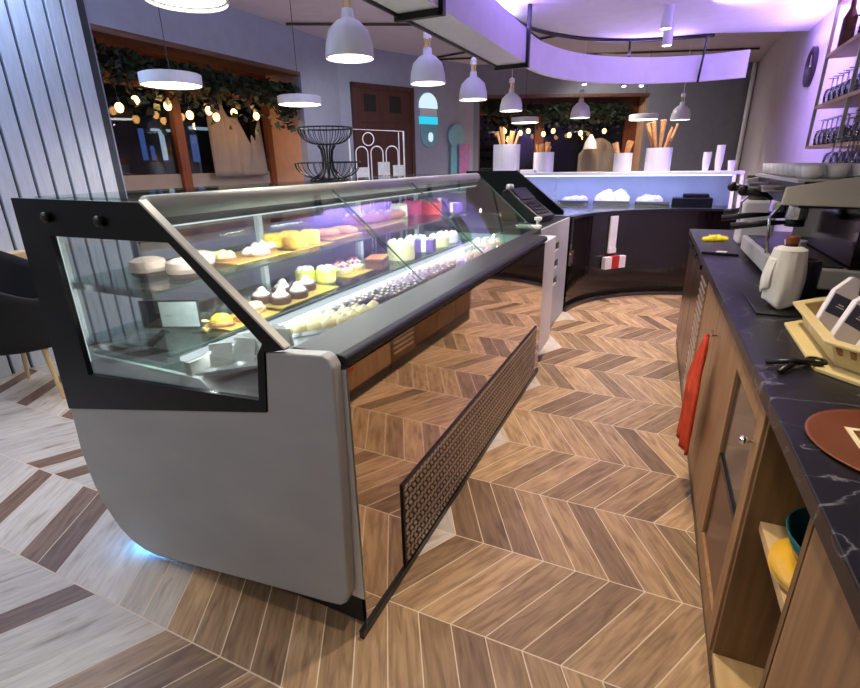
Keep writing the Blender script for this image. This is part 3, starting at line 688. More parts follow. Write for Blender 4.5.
b = MB(); P = [arcp(CR+.06, a) for a in AL]+[(.70, 6.08), (.70, 6.72), (-1.95, 6.72), (-1.95, 4.96), (-.90, 4.96)]; b.prism(P, .905, .915); b.obj('counter_deck', 'steel', gc)
b = MB(); b.box(-2.15, 6.22, 1.262, .66, 6.62, 1.295); b.obj('canopy_shelf', 'white_paint', gc, bevel=.004)
b = MB(); b.obox((-1.9, 6.10, .918), (2.46, 0, 0), (0, .13, .343), (0, .006, -.002)); b.obj('canopy_glass', 'glass_case', gc)
b = MB(); b.box(-1.9, 6.60, .918, .62, 6.606, 1.262); b.obj('back_glass', 'glass_case', gc)
for x in (.555, .625): 
    b = MB(); b.obox((x, 6.09, .918), (.03, 0, 0), (0, .13, .343), (0, .03, 0)); b.obj('canopy_post', 'white_paint', gc)
for x in (-1.25,):
    b = MB(); b.obox((x, 6.10, .918), (.018, 0, 0), (0, .13, .343), (0, .02, 0)); b.obj('canopy_post', 'chrome', gc)
b = MB(); b.box(-1.85, 6.24, 1.25, .55, 6.27, 1.262); b.obj('canopy_led', 'led_violet', gc)
b = MB(); b.box(-1.9, 6.64, .918, .62, 6.66, 1.262); b.obj('canopy_back', 'pot', gc)
def gelato(label, x, w, m, h):
    r = thing('gelato_tub', label, 'gelato tub', (x, 6.40, .918), 0, 'gelato tubs')
    b = MB(); b.box(-w/2, -.14, 0, w/2, .14, .06); b.obj('tub', 'chrome', r)
    b = MB()
    for k in range(9): b.ball((rnd.uniform(-w*.32, w*.32), rnd.uniform(-.08, .08), .055), w*.2, .06, h*rnd.uniform(.6, 1), 10, 4, 0, .08, rnd)
    b.obj('gelato', m, r)
gelato('low gelato tub at the left of the canopy', -1.55, .34, 'gelato', .05); gelato('gelato tub second from the left under the canopy', -1.05, .36, 'gelato', .06)
gelato('tub of heaped white gelato in the middle of the canopy', -.62, .40, 'ch_white', .13); gelato('heaped pale gelato tub right of the tallest heap', -.18, .36, 'gelato', .08)
o = MB(); o.box(-.20, -.13, 0, .20, .13, .10); o.box(-.10, -.10, .10, .16, .10, .14); o = o.obj('scoop_box', 'frame', bevel=.01); o.location = (.22, 6.40, .918); tag(o, 'dark box at the right end inside the gelato canopy', 'box')
# red and white shapes painting a reflection on the glossy curved front
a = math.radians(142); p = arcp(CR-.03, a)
hh = thing('white_reflection', 'white vertical strip painting a reflection on the dark curved counter front', 'strip_reflection', (*arcp(CR-.022, math.radians(140)), .50), math.radians(140)-PI/2)
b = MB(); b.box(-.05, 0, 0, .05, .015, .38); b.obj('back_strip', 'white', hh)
b = MB(); b.box(-.05, -.012, 0, .05, 0, .05); b.obj('reflection_foot', 'white', hh)
rc = thing('carton', 'red and white block painting a reflection on the dark curved counter front', 'carton', (*arcp(CR-.05, math.radians(139)), .34), math.radians(139)-PI/2)  # solid block standing in for a reflection in the glossy body
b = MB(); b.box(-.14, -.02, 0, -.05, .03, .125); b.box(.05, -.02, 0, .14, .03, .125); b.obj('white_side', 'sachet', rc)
b = MB(); b.box(-.05, -.022, 0, .05, .03, .13); b.obj('red_middle', 'reflected_red', rc)

# pots of cones, cups on the canopy shelf
ZS = 1.2955
def conepot(label, x, r_, h, n, L, seed, y=6.40):
    rg = random.Random(seed)
    p_ = thing('cone_pot', label, 'pot', (x, y, ZS)); MB().lathe([(r_*.96, 0), (r_, .01), (r_, h), (r_*.93, h), (r_*.92, h*.4), (0, h*.4)], 28).obj('pot_body', 'pot', p_, smooth=False)
    for k in range(n):
        a = 2*PI*k/n+rg.uniform(-.3, .3); q = r_*rg.uniform(.25, .65); tl = rg.uniform(.05, .45)
        base = Vector((x+q*.5*math.cos(a), y+q*.5*math.sin(a), ZS+h*.42)); d = Vector((math.cos(a)*tl, math.sin(a)*tl*.6, 1)).normalized()
        b = MB(); LL = L*rg.uniform(.75, 1.1)
        if rg.random() < .5: b.cyl((0, 0, 0), d*LL, .014, 9)
        else: b.cyl((0, 0, 0), d*LL, .006, 9, .032)
        o = b.obj('wafer_cone', 'cone'); o.location = base; tag(o, label.replace('white pot of wafer rolls', 'wafer roll in the pot').replace('white pot of wafer cones', 'wafer cone in the pot'), 'wafer', 'wafers in the '+label)
conepot('white pot of wafer rolls at the far left end of the canopy shelf', -1.93, .165, .33, 9, .40, 1)
conepot('white pot of wafer cones second from the left on the canopy shelf', -1.46, .12, .23, 6, .26, 2)
conepot('white pot of wafer cones third from the left on the canopy shelf', -.55, .10, .20, 5, .26, 3)
conepot('white pot of wafer rolls fourth from the left beside the paper cups', -.18, .135, .245, 9, .40, 4)
def cups(label, x, y, n):
    for k in range(n):
        b = MB(); b.lathe([(.028, 0), (.04, .1), (.042, .1), (.042, .104), (.037, .104), (.026, .006), (0, .006)], 18)
        o = b.obj('paper_cup', 'white'); o.location = (x, y, ZS+k*.022); tag(o, label, 'cup', 'paper cups: '+label)
cups('white paper cup in the tall stack at the right of the canopy shelf', .42, 6.42, 8); cups('white paper cup in the stack nearest the pot of wafers', .30, 6.40, 5); cups('white paper cup in the low stack at the right end of the canopy shelf', .54, 6.38, 1)
o = MB().box(-.09, -.05, 0, .09, .05, .035).obj('napkin_box', 'white', bevel=.004); o.location = (-1.62, 6.3, ZS); tag(o, 'small white napkin box beside the leftmost cone pot', 'box')

# ---------------------------------------------------------------- right hand work counter
ca = math.atan(.03); CA, SA = math.cos(ca), math.sin(ca); PX0 = .292
def cp(u, v): return (PX0+u*CA-v*SA, u*SA+v*CA)
def cthing(name, label, cat, u, v, z=0, rz=0, group=None): x, y = cp(u, v); return thing(name, label, cat, (x, y, z), ca+rz, group)
WD = .70
wt = cthing('worktop', 'black veined stone worktop along the right wall', 'worktop', 0, 0)
b = MB(); b.box(0, -.6, .882, WD, 4.32, .92); b.obj('slab', 'worktop', wt, bevel=.003)
b = MB(); b.box(WD-.02, -.6, .92, WD, 4.32, .96); b.obj('upstand', 'worktop', wt)
UF = .022
def carcase(t, v0, v1, m, open_=False):
    if not open_:
        MB().box(UF+.02, v0+.002, .09, WD-.04, v1-.002, .88).obj('cabinet_body', m, t)
    MB().box(UF+.010, v0, 0, WD-.06, v1, .088).obj('toe_kick', 'black', t)
# near closed cabinet
t = cthing('wood_cabinet', 'oak cabinet nearest the camera under the worktop', 'cabinet', 0, 0); carcase(t, -.6, .87, 'oak')
MB().box(UF, -.6, .09, UF+.019, .87, .875).obj('door_leaf', 'oak', t, bevel=.002)
# open shelf cabinet
t = cthing('open_shelf_cabinet', 'open oak cabinet with one shelf beside the glazed door cabinet', 'cabinet', 0, 0); carcase(t, .875, 1.26, 'oak_dark', True)
MB().box(UF, .875, .09, WD-.04, .893, .88).obj('side_panel', 'oak_dark', t); MB().box(UF, 1.242, .09, WD-.04, 1.26, .88).obj('side_panel', 'oak_dark', t)
MB().box(WD-.055, .893, .09, WD-.04, 1.242, .88).obj('back_panel', 'oak_dark', t); MB().box(UF, .893, .09, WD-.055, 1.242, .11).obj('bottom_panel', 'oak_light', t)
MB().box(UF+.03, .893, .55, WD-.055, 1.242, .575).obj('shelf', 'oak_light', t)
b = MB(); b.cyl((UF+.12, 1.0, .12), (UF+.12, 1.0, .15), .008); b.ball((UF+.12, 1.0, .155), .013); b.obj('metal_peg', 'chrome', t)
x, y = cp(.17, 1.07); o = MB(); o.lathe([(.05, 0), (.09, .03), (.115, .09), (.118, .09), (.095, .03), (0, .012)], 28); o = o.obj('bowl', 'teal', smooth=True); o.location = (x, y, .598); tag(o, 'dark teal bowl on the shelf of the open cabinet', 'bowl')
for k, l in enumerate(('lower yellow plate under the teal bowl', 'upper yellow plate under the teal bowl')):
    o = MB(); o.lathe([(.06, 0), (.12, .009), (.122, .011), (.07, .004), (0, .004)], 28); o = o.obj('plate', 'yellow', smooth=True); o.location = (x-.01, y, .5755+k*.0105); tag(o, l, 'plate', 'yellow plates')
# glazed door cabinet
t = cthing('glazed_door_cabinet', 'oak cabinet with a dark glazed door panel and a steel knob', 'cabinet', 0, 0); carcase(t, 1.265, 1.735, 'oak_dark')
d = MB(); d.plate([(1.265, .09), (1.735, .09), (1.735, .875), (1.265, .875)], [[(1.33, .17), (1.33, .80), (1.69, .80), (1.69, .17)]], lambda v, z: (UF-.006, v, z), (.025, 0, 0)); d = d.obj('door_frame', 'oak', t, bevel=.002)
MB().box(UF+.004, 1.33, .50, UF+.012, 1.69, .80).obj('dark_glass', 'smoke', d); MB().box(UF+.004, 1.33, .17, UF+.012, 1.69, .48).obj('lower_glass', 'fridge', d); MB().box(UF-.002, 1.33, .48, UF+.012, 1.69, .50).obj('glazing_bar', 'black', d)
b = MB(); b.cyl((UF-.006, 1.30, .76), (UF-.022, 1.30, .76), .006); b.ball((UF-.03, 1.30, .76), .012); b.obj('knob', 'chrome', d)
# wood door with towel
t = cthing('wood_cabinet', 'oak cabinet carrying the red towel', 'cabinet', 0, 0); carcase(t, 1.74, 2.82, 'oak')
MB().box(UF, 1.74, .09, UF+.019, 2.27, .875).obj('door_leaf', 'oak', t, bevel=.002); MB().box(UF, 2.275, .09, UF+.019, 2.82, .875).obj('door_leaf', 'oak', t, bevel=.002)
b = MB(); b.tube([(UF, 2.13, .765), (UF-.03, 2.13, .765), (UF-.032, 2.13, .785)], .005, 8); b.obj('towel_hook', 'chrome', t)
tw = cthing('hanging_towel', 'orange red towel hanging from a hook on the oak cabinet', 'towel', UF-.032, 2.13)
P = []
for i in range(17):
    z = .772-.49*i/16; r_ = []; wd = .018+.065*min(1, i/7)+.035*i/16
    for j in range(19):
        s = j/18*2-1; r_.append((-.014-.03*min(1, i/6)*(1-s*s)-.009*math.sin(j*1.5+i*.12)*min(1, i/4+.3), s*wd+.05*(i/16), z-.03*abs(s)))
    P.append(r_)
b = MB(); b.grid(P); b.obj('towel_cloth', 'red', tw, smooth=True, solid=.012)
# under-counter fridge
t = cthing('undercounter_fridge', 'dark steel under-counter fridge with grille at the far end of the worktop', 'fridge', 0, 0); carcase(t, 2.83, 4.30, 'black')
b = MB(); b.box(UF, 2.83, .09, UF+.02, 3.18, .875); b.cur = 1
for k in range(18): b.box(UF-.004, 2.86, .14+k*.038, UF, 3.15, .155+k*.038)
b.obj('vent_grille', ['fridge', 'grille_hi'], t)
for v0, v1 in ((3.19, 3.56), (3.57, 3.94), (3.95, 4.30)):
    d = MB().box(UF, v0, .10, UF+.02, v1, .872).obj('fridge_door', 'fridge', t, bevel=.002); MB().box(UF-.012, v0+.02, .82, UF, v1-.02, .845).obj('handle', 'black', d)

# things on the worktop
ZW = .9205
def at(u, v): return cp(u, v)
bk = thing('plastic_basket', 'cream plastic basket holding sachets on the black worktop', 'basket', (.60, 1.62, ZW), 0)
def rect(w, l, c): return [(-w+c, -l), (w-c, -l), (w, -l+c), (w, l-c), (w-c, l), (-w+c, l), (-w, l-c), (-w, -l+c)]
b = MB(); R0, R1 = rect(.175, .25, .08), rect(.195, .275, .09)
vs = [(x, y, .014) for x, y in R0]+[(x, y, .075) for x, y in R1]; b.add(vs, [(i, (i+1) % 8, 8+(i+1) % 8, 8+i) for i in range(8)]+[tuple(range(7, -1, -1))]); b.obj('basket_wall', 'basket', bk, solid=.005)
b = MB(); b.plate(rect(.215, .295, .10), [rect(.187, .267, .088)], lambda x, y: (x, y, .072), (0, 0, .008)); b.obj('rim', 'basket', bk, bevel=.002)
b = MB(); b.plate(rect(.222, .302, .104), [], lambda x, y: (x, y, .0), (0, 0, .010)); b.obj('drip_tray', 'basket', bk, bevel=.002)
b = MB()
for i0, i1, n in ((7, 0, 4), (0, 1, 6)):
    for k in range(n):
        f = (k+.5)/n; p = [Vector((*R0[i0], .03)).lerp(Vector((*R0[i1], .03)), f), Vector((*R1[i0], .066)).lerp(Vector((*R1[i1], .066)), f)]
        t = (Vector(R0[i1])-Vector(R0[i0])).normalized(); nn = Vector((t.y, -t.x)); p = [q+Vector((nn.x, nn.y, 0))*.003 for q in p]
        w = Vector((t.x, t.y, 0))*.006; b.add([p[0]-w, p[0]+w, p[1]+w, p[1]-w]+[q+Vector((nn.x, nn.y, 0))*.002 for q in (p[0]-w, p[0]+w, p[1]+w, p[1]-w)], [(0, 1, 2, 3), (7, 6, 5, 4), (0, 4, 5, 1), (1, 5, 6, 2), (2, 6, 7, 3), (3, 7, 4, 0)])
b.obj('slot_row', 'ch_crust', bk)
def sachet(label, u, v, tilt, lean, L=.21, m='sachet'):
    x, y = cp(u, v); r = thing('sachet', label, 'sachet', (x, y, ZW+.026), 0, 'tea sachets in the basket'); r.rotation_euler = (lean, tilt, ca+.2)
    b = MB(); b.plate([(-.034, 0), (.034, 0), (.034, L*.72), (.010, L), (-.010, L), (-.034, L*.72)], [], lambda a, z: (a, 0, z), (0, .02, 0)); b.obj('sachet_body', m, r, bevel=.003)
    b = MB(); b.box(-.030, -.0015, L*.34, .030, .0, L*.66); lb = b.obj('slate_label', 'label', r)
    b = MB(); b.box(-.012, -.0025, L*.47, .012, -.0015, L*.485); b.box(-.008, -.0025, L*.51, .008, -.0015, L*.525); b.obj('label_mark', 'sachet', lb)
sachet('white sachet with a dark label at the left end of the basket', .20, 1.66, .42, -.25, .175); sachet('white sachet with a dark label in the middle of the basket', .215, 1.56, .52, -.3, .17)
sachet('white sachet with a dark label nearest the camera in the basket', .245, 1.47, .55, -.3, .17); sachet('pinkish sachet with a dark label at the right of the basket', .33, 1.50, .5, -.3, .2, 'ch_pink')
ye_ = thing('yellow_sponge', 'yellow sponge standing in the basket between the sachets', 'sponge', (*cp(.225, 1.43), ZW+.022)); ye_.rotation_euler = (-.2, .5, .1); MB().box(-.03, 0, 0, .03, .025, .11).obj('sponge_body', 'ch_cream', ye_, bevel=.006)
ds = cthing('round_tray', 'round copper coloured tray lying on the worktop near the camera', 'tray', .185, 1.045, ZW)
b = MB(); b.lathe([(.145, 0), (.152, .004), (.152, .007), (.146, .005), (0, .005)], 48); b.obj('disc', 'copper', ds, smooth=True)
dp = MB(); dp.plate([(.03, -.035), (.14, -.035), (.14, .05), (.03, .05)], [[(.04, -.025), (.04, .04), (.13, .04), (.13, -.025)]], lambda x, y: (x-.11, y+.005, .0055), (0, 0, .001)); dp = dp.obj('printed_frame', 'ch_cream', ds)
MB().box(-.055, .008, .0055, .01, .028, .0065).obj('printed_mark', 'ch_white', dp)
cl_ = cthing('black_tongs', 'black tongs lying on the worktop between basket and copper tray', 'tongs', .085, 1.42, ZW+.008, .5)
b = MB(); b.tube([(-.06, -.03, 0), (0, .0, .004), (.07, .02, 0)], .007, 8); b.tube([(-.05, .03, 0), (0, .0, .012), (.06, -.02, .008)], .007, 8); b.obj('arms', 'black', cl_, smooth=True)
b = MB(); b.tube([(.07+.02*math.cos(2*PI*k/14), .02*math.sin(2*PI*k/14)+.01, .004) for k in range(15)], .005, 6); b.obj('ring', 'black', cl_, smooth=True)
o = MB().box(-.12, -.16, 0, .12, .16, .005).obj('rubber_mat', 'black', bevel=.002); o.location = (*cp(.20, 2.08), ZW); o.rotation_euler = (0, 0, ca); tag(o, 'black rubber mat on the worktop under the white cloth', 'mat')
# cloth hung over the steam pitcher stand
st = cthing('knock_box', 'black knock box standing behind the white cloth on the worktop', 'knock box', .24, 2.19, ZW)
MB().lathe([(.06, 0), (.062, .14), (.055, .15), (.05, .15), (.048, .02), (0, .02)], 24).obj('drum', 'black', st); b = MB(); b.cyl((-.052, 0, .135), (.052, 0, .135), .009); b.obj('knock_bar', 'copper', st)
pt = cthing('bottle', 'brown bottle with copper cap above the white cloth', 'bottle', .165, 2.05, ZW)
MB().lathe([(.03, 0), (.031, .15), (.018, .20), (.018, .235), (0, .235)], 20).obj('bottle_body', 'ch_brown', pt, smooth=False); MB().lathe([(.02, .225), (.02, .245), (.015, .25), (0, .25)], 18).obj('cap', 'copper', pt)
cl = cthing('draped_cloth', 'white cloth draped over the bottle on the worktop', 'cloth', .165, 2.05, ZW)
def drape(a0, a1, r0, zt_, zb, n=24, m=26):
    P = []
    for i in range(m):
        t_ = i/(m-1); row = []
        for j in range(n):
            s = j/(n-1); a = math.radians(-99)+a0+(a1-a0)*s
            z1 = zb(s); z = zt_+(z1-zt_)*t_
            r = r0*(.9+.22*math.sin(t_*2.2))+.005*math.sin(7*a+2*t_)*t_+.003*math.sin(13*a)
            row.append((r*math.cos(a), r*math.sin(a), z))
        P.append(row)
    return P
b = MB(); b.grid(drape(-2.2, 2.2, .050, .206, lambda s: .003+.12*abs(s-.52))); b.obj('cloth_body', 'paper', cl, smooth=True, solid=.005)
b = MB(); b.grid(drape(-2.2, -.7, .057, .175, lambda s: .045+.05*abs(s-.4), 14, 16)); b.obj('loose_fold', 'paper', cl, smooth=True, solid=.004)
b = MB(); b.lathe([(.048, .203), (.038, .212), (.026, .215), (.023, .216)], 26, cap=False); b.obj('cloth_top', 'paper', cl, smooth=True)
# yellow gauze and brush at the far end
o = MB()
for k in range(11): o.ball((rnd.uniform(-.05, .05), rnd.uniform(-.05, .05), .0), .04, .035, .03, 9, 4, 0, .2, rnd)
o = o.obj('yellow_cloth', 'yellow_cloth', smooth=True); o.location = (*cp(.13, 3.72), ZW); tag(o, 'crumpled yellow cloth at the far end of the worktop', 'cloth')
br = cthing('bench_brush', 'black brush with a white tag near the far end of the worktop', 'brush', .09, 3.14, ZW, -.2)
MB().box(-.09, -.014, 0, .09, .014, .014).obj('handle', 'black', br, bevel=.003); MB().box(-.02, -.02, .0145, .03, .03, .018).obj('tag', 'white', br)

# ---------------------------------------------------------------- espresso machine
U0, V0 = .155, 2.28
em = cthing('espresso_machine', 'cream and black espresso machine standing on the worktop', 'coffee machine', 0, 0)
b = MB(); b.plate([(U0, 1.252), (U0+.005, 1.315), (U0+.30, 1.365), (WD-.03, 1.37), (WD-.03, 1.24)], [], lambda u, z: (u, V0, z), (0, .02, 0)); b.obj('side_panel', 'cream', em, bevel=.004)
b = MB(); b.plate([(U0, 1.252), (U0+.005, 1.315), (U0+.30, 1.365), (WD-.03, 1.37), (WD-.03, 1.24)], [], lambda u, z: (u, V0+.94, z), (0, .02, 0)); b.obj('side_panel', 'cream', em, bevel=.004)
b = MB(); b.box(U0+.06, V0+.02, 1.24, WD-.03, V0+.94, 1.335); b.obj('boiler_body', 'steel_dark', em)
b = MB(); b.box(U0+.04, V0+.02, 1.33, WD-.03, V0+.94, 1.342); b.obj('cup_tray', 'rail', em)
b = MB(); b.box(U0+.26, V0+.02, 1.0, WD-.03, V0+.94, 1.24); b.obj('back_column', 'dark_gloss', em)
b = MB(); b.box(U0+.04, V0-.0, .945, WD-.03, V0+.96, 1.02); b.obj('drip_base', 'rail', em, bevel=.005)
b = MB(); b.box(U0+.06, V0+.04, 1.02, U0+.25, V0+.92, 1.026); b.obj('drip_grid', 'black', em)
for uu, vv in ((U0+.08, V0+.06), (WD-.08, V0+.06), (U0+.08, V0+.9), (WD-.08, V0+.9)):
    b = MB(); b.cyl((uu, vv, .921), (uu, vv, .946), .02); b.obj('foot', 'black', em)
for k, vv in enumerate((V0+.30, V0+.66)):
    b = MB(); b.cyl((U0+.12, vv, 1.24), (U0+.12, vv, 1.175), .04, 16); g = b.obj('group_head', 'chrome', em)
    b = MB(); b.cyl((U0+.12, vv, 1.175), (U0+.12, vv, 1.145), .036, 16); b.tube([(U0+.09, vv, 1.16), (U0+.02, vv, 1.155), (U0-.11, vv+.02, 1.135)], [.008, .013, .016], 10); b.obj('portafilter', 'black', g, smooth=True)
    b = MB(); b.tube([(U0+.03, vv+.05, 1.25), (U0-.0, vv+.04, 1.27), (U0-.075, vv+.03, 1.285)], [.007, .014, .02], 10); b.ball((U0-.085, vv+.03, 1.287), .023); b.obj('lever', 'black', em, smooth=True)
    b = MB(); b.box(U0-.03, vv-.03, 1.285, U0+.09, vv+.05, 1.31); b.obj('lever_housing', 'chrome', em, bevel=.006)
b = MB(); b.tube([(U0+.03, V0+.12, 1.25), (U0-.01, V0+.10, 1.2), (U0+.0, V0+.08, 1.06)], .006, 8); b.obj('steam_wand', 'chrome', em, smooth=True)
b = MB(); b.tube([(U0+.03, V0+.84, 1.25), (U0-.01, V0+.86, 1.2), (U0+.0, V0+.88, 1.06)], .006, 8); b.obj('steam_wand', 'chrome', em, smooth=True)
x, y = cp(U0+.14, V0+.30); o = MB().lathe([(.025, 0), (.04, .06), (.042, .06), (.03, .006), (0, .006)], 20).obj('coffee_cup', 'white', smooth=True); o.location = (x, y, 1.0265); tag(o, 'white coffee cup under the nearer group head of the espresso machine', 'cup')
# grinder beyond the machine
gr = cthing('coffee_grinder', 'white coffee grinder with black hopper beyond the espresso machine', 'grinder', .30, 3.66, ZW)
MB().box(-.08, -.09, 0, .10, .09, .26).obj('grinder_body', 'white_paint', gr, bevel=.015); MB().lathe([(.05, .26), (.08, .36), (.08, .40), (0, .41)], 20).obj('hopper', 'smoke', gr)
b = MB(); b.tube([(-.08, 0, .2), (-.17, .01, .185)], .014, 10); b.obj('portafilter_fork', 'black', gr, smooth=True)
# cups and glasses on top of the machine
cupb = None; rg = random.Random(5)
for i in range(3):
    for j in range(9):
        u, v = U0+.09+i*.075, V0+.08+j*.098; x, y = cp(u, v)
        if cupb is None:
            cupb = MB().lathe([(.022, 0), (.036, .05), (.038, .05), (.03, .006), (0, .006)], 16).obj('espresso_cup', 'white', smooth=True); o = cupb
            tag(o, 'white espresso cup in the rows on top of the coffee machine', 'cup', 'cups on the coffee machine')
        else: o = cupb.copy(); COL.objects.link(o)
        o.location = (x, y, 1.3425)
gp = MB().lathe([(.03, 0), (.034, .05), (.028, .09), (.004, .1), (.004, .15), (.032, .156), (0, .158)], 14)
gb = None
def glassware(x, y, z, label, group):
    global gb
    if gb is None: gb = gp.obj('wine_glass', 'glass_ware', smooth=True); o = gb
    else: o = gb.copy(); COL.objects.link(o)
    o.location = (x, y, z); tag(o, label, 'glass', group)
for i in range(3):
    for j in range(8): glassware(*cp(U0+.33+i*.075, V0+.09+j*.11), 1.3425, 'upside-down glass in the rows at the back of the coffee machine top', 'glasses on the coffee machine')
# ---------------------------------------------------------------- wall rack with glasses
rk = thing('glass_rack', 'wooden and steel rack of glasses on the right wall above the coffee machine', 'rack', (0, 0, 0))
for y in (4.43, 3.66, 2.89):
    for x in (.80, 1.04):
        b = MB(); b.box(x, y, 1.47, x+.018, y+.018, 2.6); b.obj('post', 'rail', rk)
for z in (1.47, 1.72, 2.02, 2.32):
    for y in (2.90, 3.67):
        b = MB(); b.box(.80, y, z, 1.05, y+.77, z+.02); b.obj('shelf_board', 'oak_light', rk)
for z, zn in ((1.47, 'lowest'), (1.72, 'second'), (2.02, 'third'), (2.32, 'top')):
    for i in range(2):
        for j in range(13):
            y = 2.98+j*.117
            if abs(y-3.67) < .05 or (z > 2 and (j+i) % 3 == 0): continue
            glassware(.86+i*.11, y, z+.0205, 'upside-down glass on the %s shelf of the wall rack' % zn, 'glasses on the %s rack shelf' % zn)
for y, l in ((4.1, 'dark bottle on the third shelf of the wall rack nearer the clock'), (3.4, 'dark bottle on the third shelf of the wall rack nearer the coffee machine')):
    o = MB().lathe([(.035, 0), (.036, .15), (.014, .2), (.014, .25), (0, .25)], 16).obj('bottle', 'ch_brown', smooth=False); o.location = (.83, y+.06, 2.0405); tag(o, l, 'bottle')
ck = thing('wall_clock', 'dark round wall clock on the purple lit right wall', 'clock', (XR-.002, 6.33, 2.22))
MB().lathe([(.17, 0), (.17, .035), (.15, .04), (.145, .02), (0, .02)], 32, (0, 0, 0), True, (-1, 0, 0)).obj('clock_case', 'clock', ck); MB().lathe([(.145, .0205), (0, .0225)], 32, (0, 0, 0), True, (-1, 0, 0)).obj('clock_face', 'smoke', ck)
b = MB(); b.obox((-.026, -.004, 0), (-.002, 0, 0), (0, .008, 0), (0, 0, .1)); b.obox((-.026, 0, -.004), (-.002, 0, 0), (0, -.07, 0), (0, 0, .008)); b.obj('clock_hands', 'white', ck)

# ---------------------------------------------------------------- fascia, rail, lamps
fb_ = thing('hanging_fascia', 'white suspended fascia band with black tube frame following the counters', 'fascia', (0, 0, 0))
b = MB(); b.box(-1.50, .6, 2.20, -1.25, 4.6, 2.45); b.obj('straight_beam', 'band', fb_)
fpts = [(-1.26, 4.56), (-1.25, 5.1), (-1.14, 5.58), (-.96, 5.95), (-.73, 6.22), (-.5, 6.40), (-.28, 6.51), (0, 6.58), (.25, 6.60), (.53, 6.54)]
def smoothp(p, n=4):
    out = []
    for i in range(len(p)-1):
        p0, p1, p2, p3 = [Vector((*p[max(0, min(len(p)-1, i+k))], 0)) for k in (-1, 0, 1, 2)]
        for q in range(n):
            t = q/n; out.append(.5*((2*p1)+(-p0+p2)*t+(2*p0-5*p1+4*p2-p3)*t*t+(-p0+3*p1-3*p2+p3)*t**3))
    out.append(Vector((*p[-1], 0))); return [(v.x, v.y) for v in out]
fs_ = smoothp(fpts)
b = MB(); 
def offs(p, d):
    o = []
    for i in range(len(p)):
        a_, c_ = Vector(p[max(0, i-1)]), Vector(p[min(len(p)-1, i+1)]); t = (c_-a_).normalized(); o.append((p[i][0]-t.y*d, p[i][1]+t.x*d))
    return o
b.prism(fs_+list(reversed(offs(fs_, .05))), 2.20, 2.45); b.obj('curved_band', 'band', fb_)
b = MB(); b.tube([(-1.505, .6, 2.195), (-1.505, 4.61, 2.195)], .012, 6); b.obj('lower_tube', 'black', fb_)
for y in (2.83, 4.61):
    b = MB(); b.box(-1.52, y-.018, 2.165, -1.235, y+.018, 2.198); b.box(-1.25, y-.018, 2.165, -1.222, y+.018, 2.62); b.obj('bracket', 'black', fb_)
rs = smoothp(arc[:-1], 4)
b = MB(); b.tube([(x, y+.02, 2.605) for x, y in [(-1.46, 2.6)]+rs], .017, 8); b.obj('ceiling_rail', 'black', fb_, smooth=True)
for (x0, y0), (x1, y1), z1 in (((-1.46, 4.96), (-1.25, 5.1), 2.45), ((-.6, 6.30), (-.6, 6.36), 2.45), ((.13, 6.49), (.10, 6.60), 2.19)):
    b = MB(); b.tube([(x0, y0, 2.60), (x1, y1, z1)], .012, 6); b.obj('strut', 'black', fb_)
for x, y, l in ((-.98, 5.98, 'small bright downlight at the left under the curved fascia'), (-.62, 6.36, 'small bright downlight in the middle under the curved fascia'), (-.45, 6.46, 'small bright downlight at the right under the curved fascia')):
    d_ = thing('downlight', l, 'lamp', (x, y, 2.198)); MB().lathe([(.028, -.02), (.03, 0)], 14).obj('housing', 'chrome', d_); MB().lathe([(.02, -.024), (.02, -.0205)], 14).obj('lens', 'spot', d_)
PEND = [(-1.545, 1.415, 1.94, 'nearest to the camera above the case'), (-1.706, 2.63, 1.971, 'second from the camera above the case'), (-1.769, 3.774, 1.985, 'third from the camera above the case'), (-1.812, 4.863, 1.978, 'fourth from the camera, beyond the cash desk'), (-1.84, 6.22, 1.985, 'fifth from the camera above the leftmost cone pot'), (-1.264, 7.58, 1.972, 'left of the two hanging beyond the gelato canopy'), (-.022, 8.6, 1.951, 'right of the two hanging beyond the gelato canopy')]
pd0 = thing('pendant_lamp', 'white dome pendant lamp '+PEND[0][3], 'pendant lamp', PEND[0][:3], 0, 'white dome pendant lamps')
sc = lambda P: [(r*1.18, z*1.18) for r, z in P]
MB().lathe(sc([(.110, 0), (.113, .004), (.113, .012), (.108, .06), (.092, .115), (.055, .15), (.03, .165), (.026, .2), (.022, .2), (.026, .163), (.05, .146), (.086, .112), (.102, .06), (.106, .012)]), 32, cap=False).obj('shade', 'white_paint', pd0, smooth=True)
MB().lathe(sc([(.104, .012), (.104, .016), (0, .017)]), 28).obj('diffuser', 'lamp', pd0)
b = MB()
for k in range(3): a = k*2.094; b.cyl((.02*math.cos(a), .02*math.sin(a), .23), (.02*math.cos(a), .02*math.sin(a), .30), .007, 8)
b.obj('wood_neck', 'leg_wood', pd0)
MB().lathe(sc([(.026, .253), (.026, .285), (.01, .30), (0, .30)]), 16).obj('cap', 'white_paint', pd0)
cab = MB(); cab.cyl((0, 0, .35), (0, 0, .95), .004, 6); cab.obj('cable', 'white', pd0)
for k, (x, y, z, l) in enumerate(PEND):
    if k: dup(pd0, (x, y, z), 0, 'white dome pendant lamp '+l)
    spot('pendant_light', (x, y, z+.008), 45, (1, .90, .78), (0, 0, -1), 150, .8, .10)
DISC = [(-3.50, 2.94, 2.0, 'nearest, in front of the left window'), (-3.52, 4.45, 2.0, 'in front of the warm window reveal'), (-2.25, 8.4, 2.0, 'at the left in front of the back window'), (-.54, 9.0, 2.0, 'at the right in front of the back window')]
dl0 = None
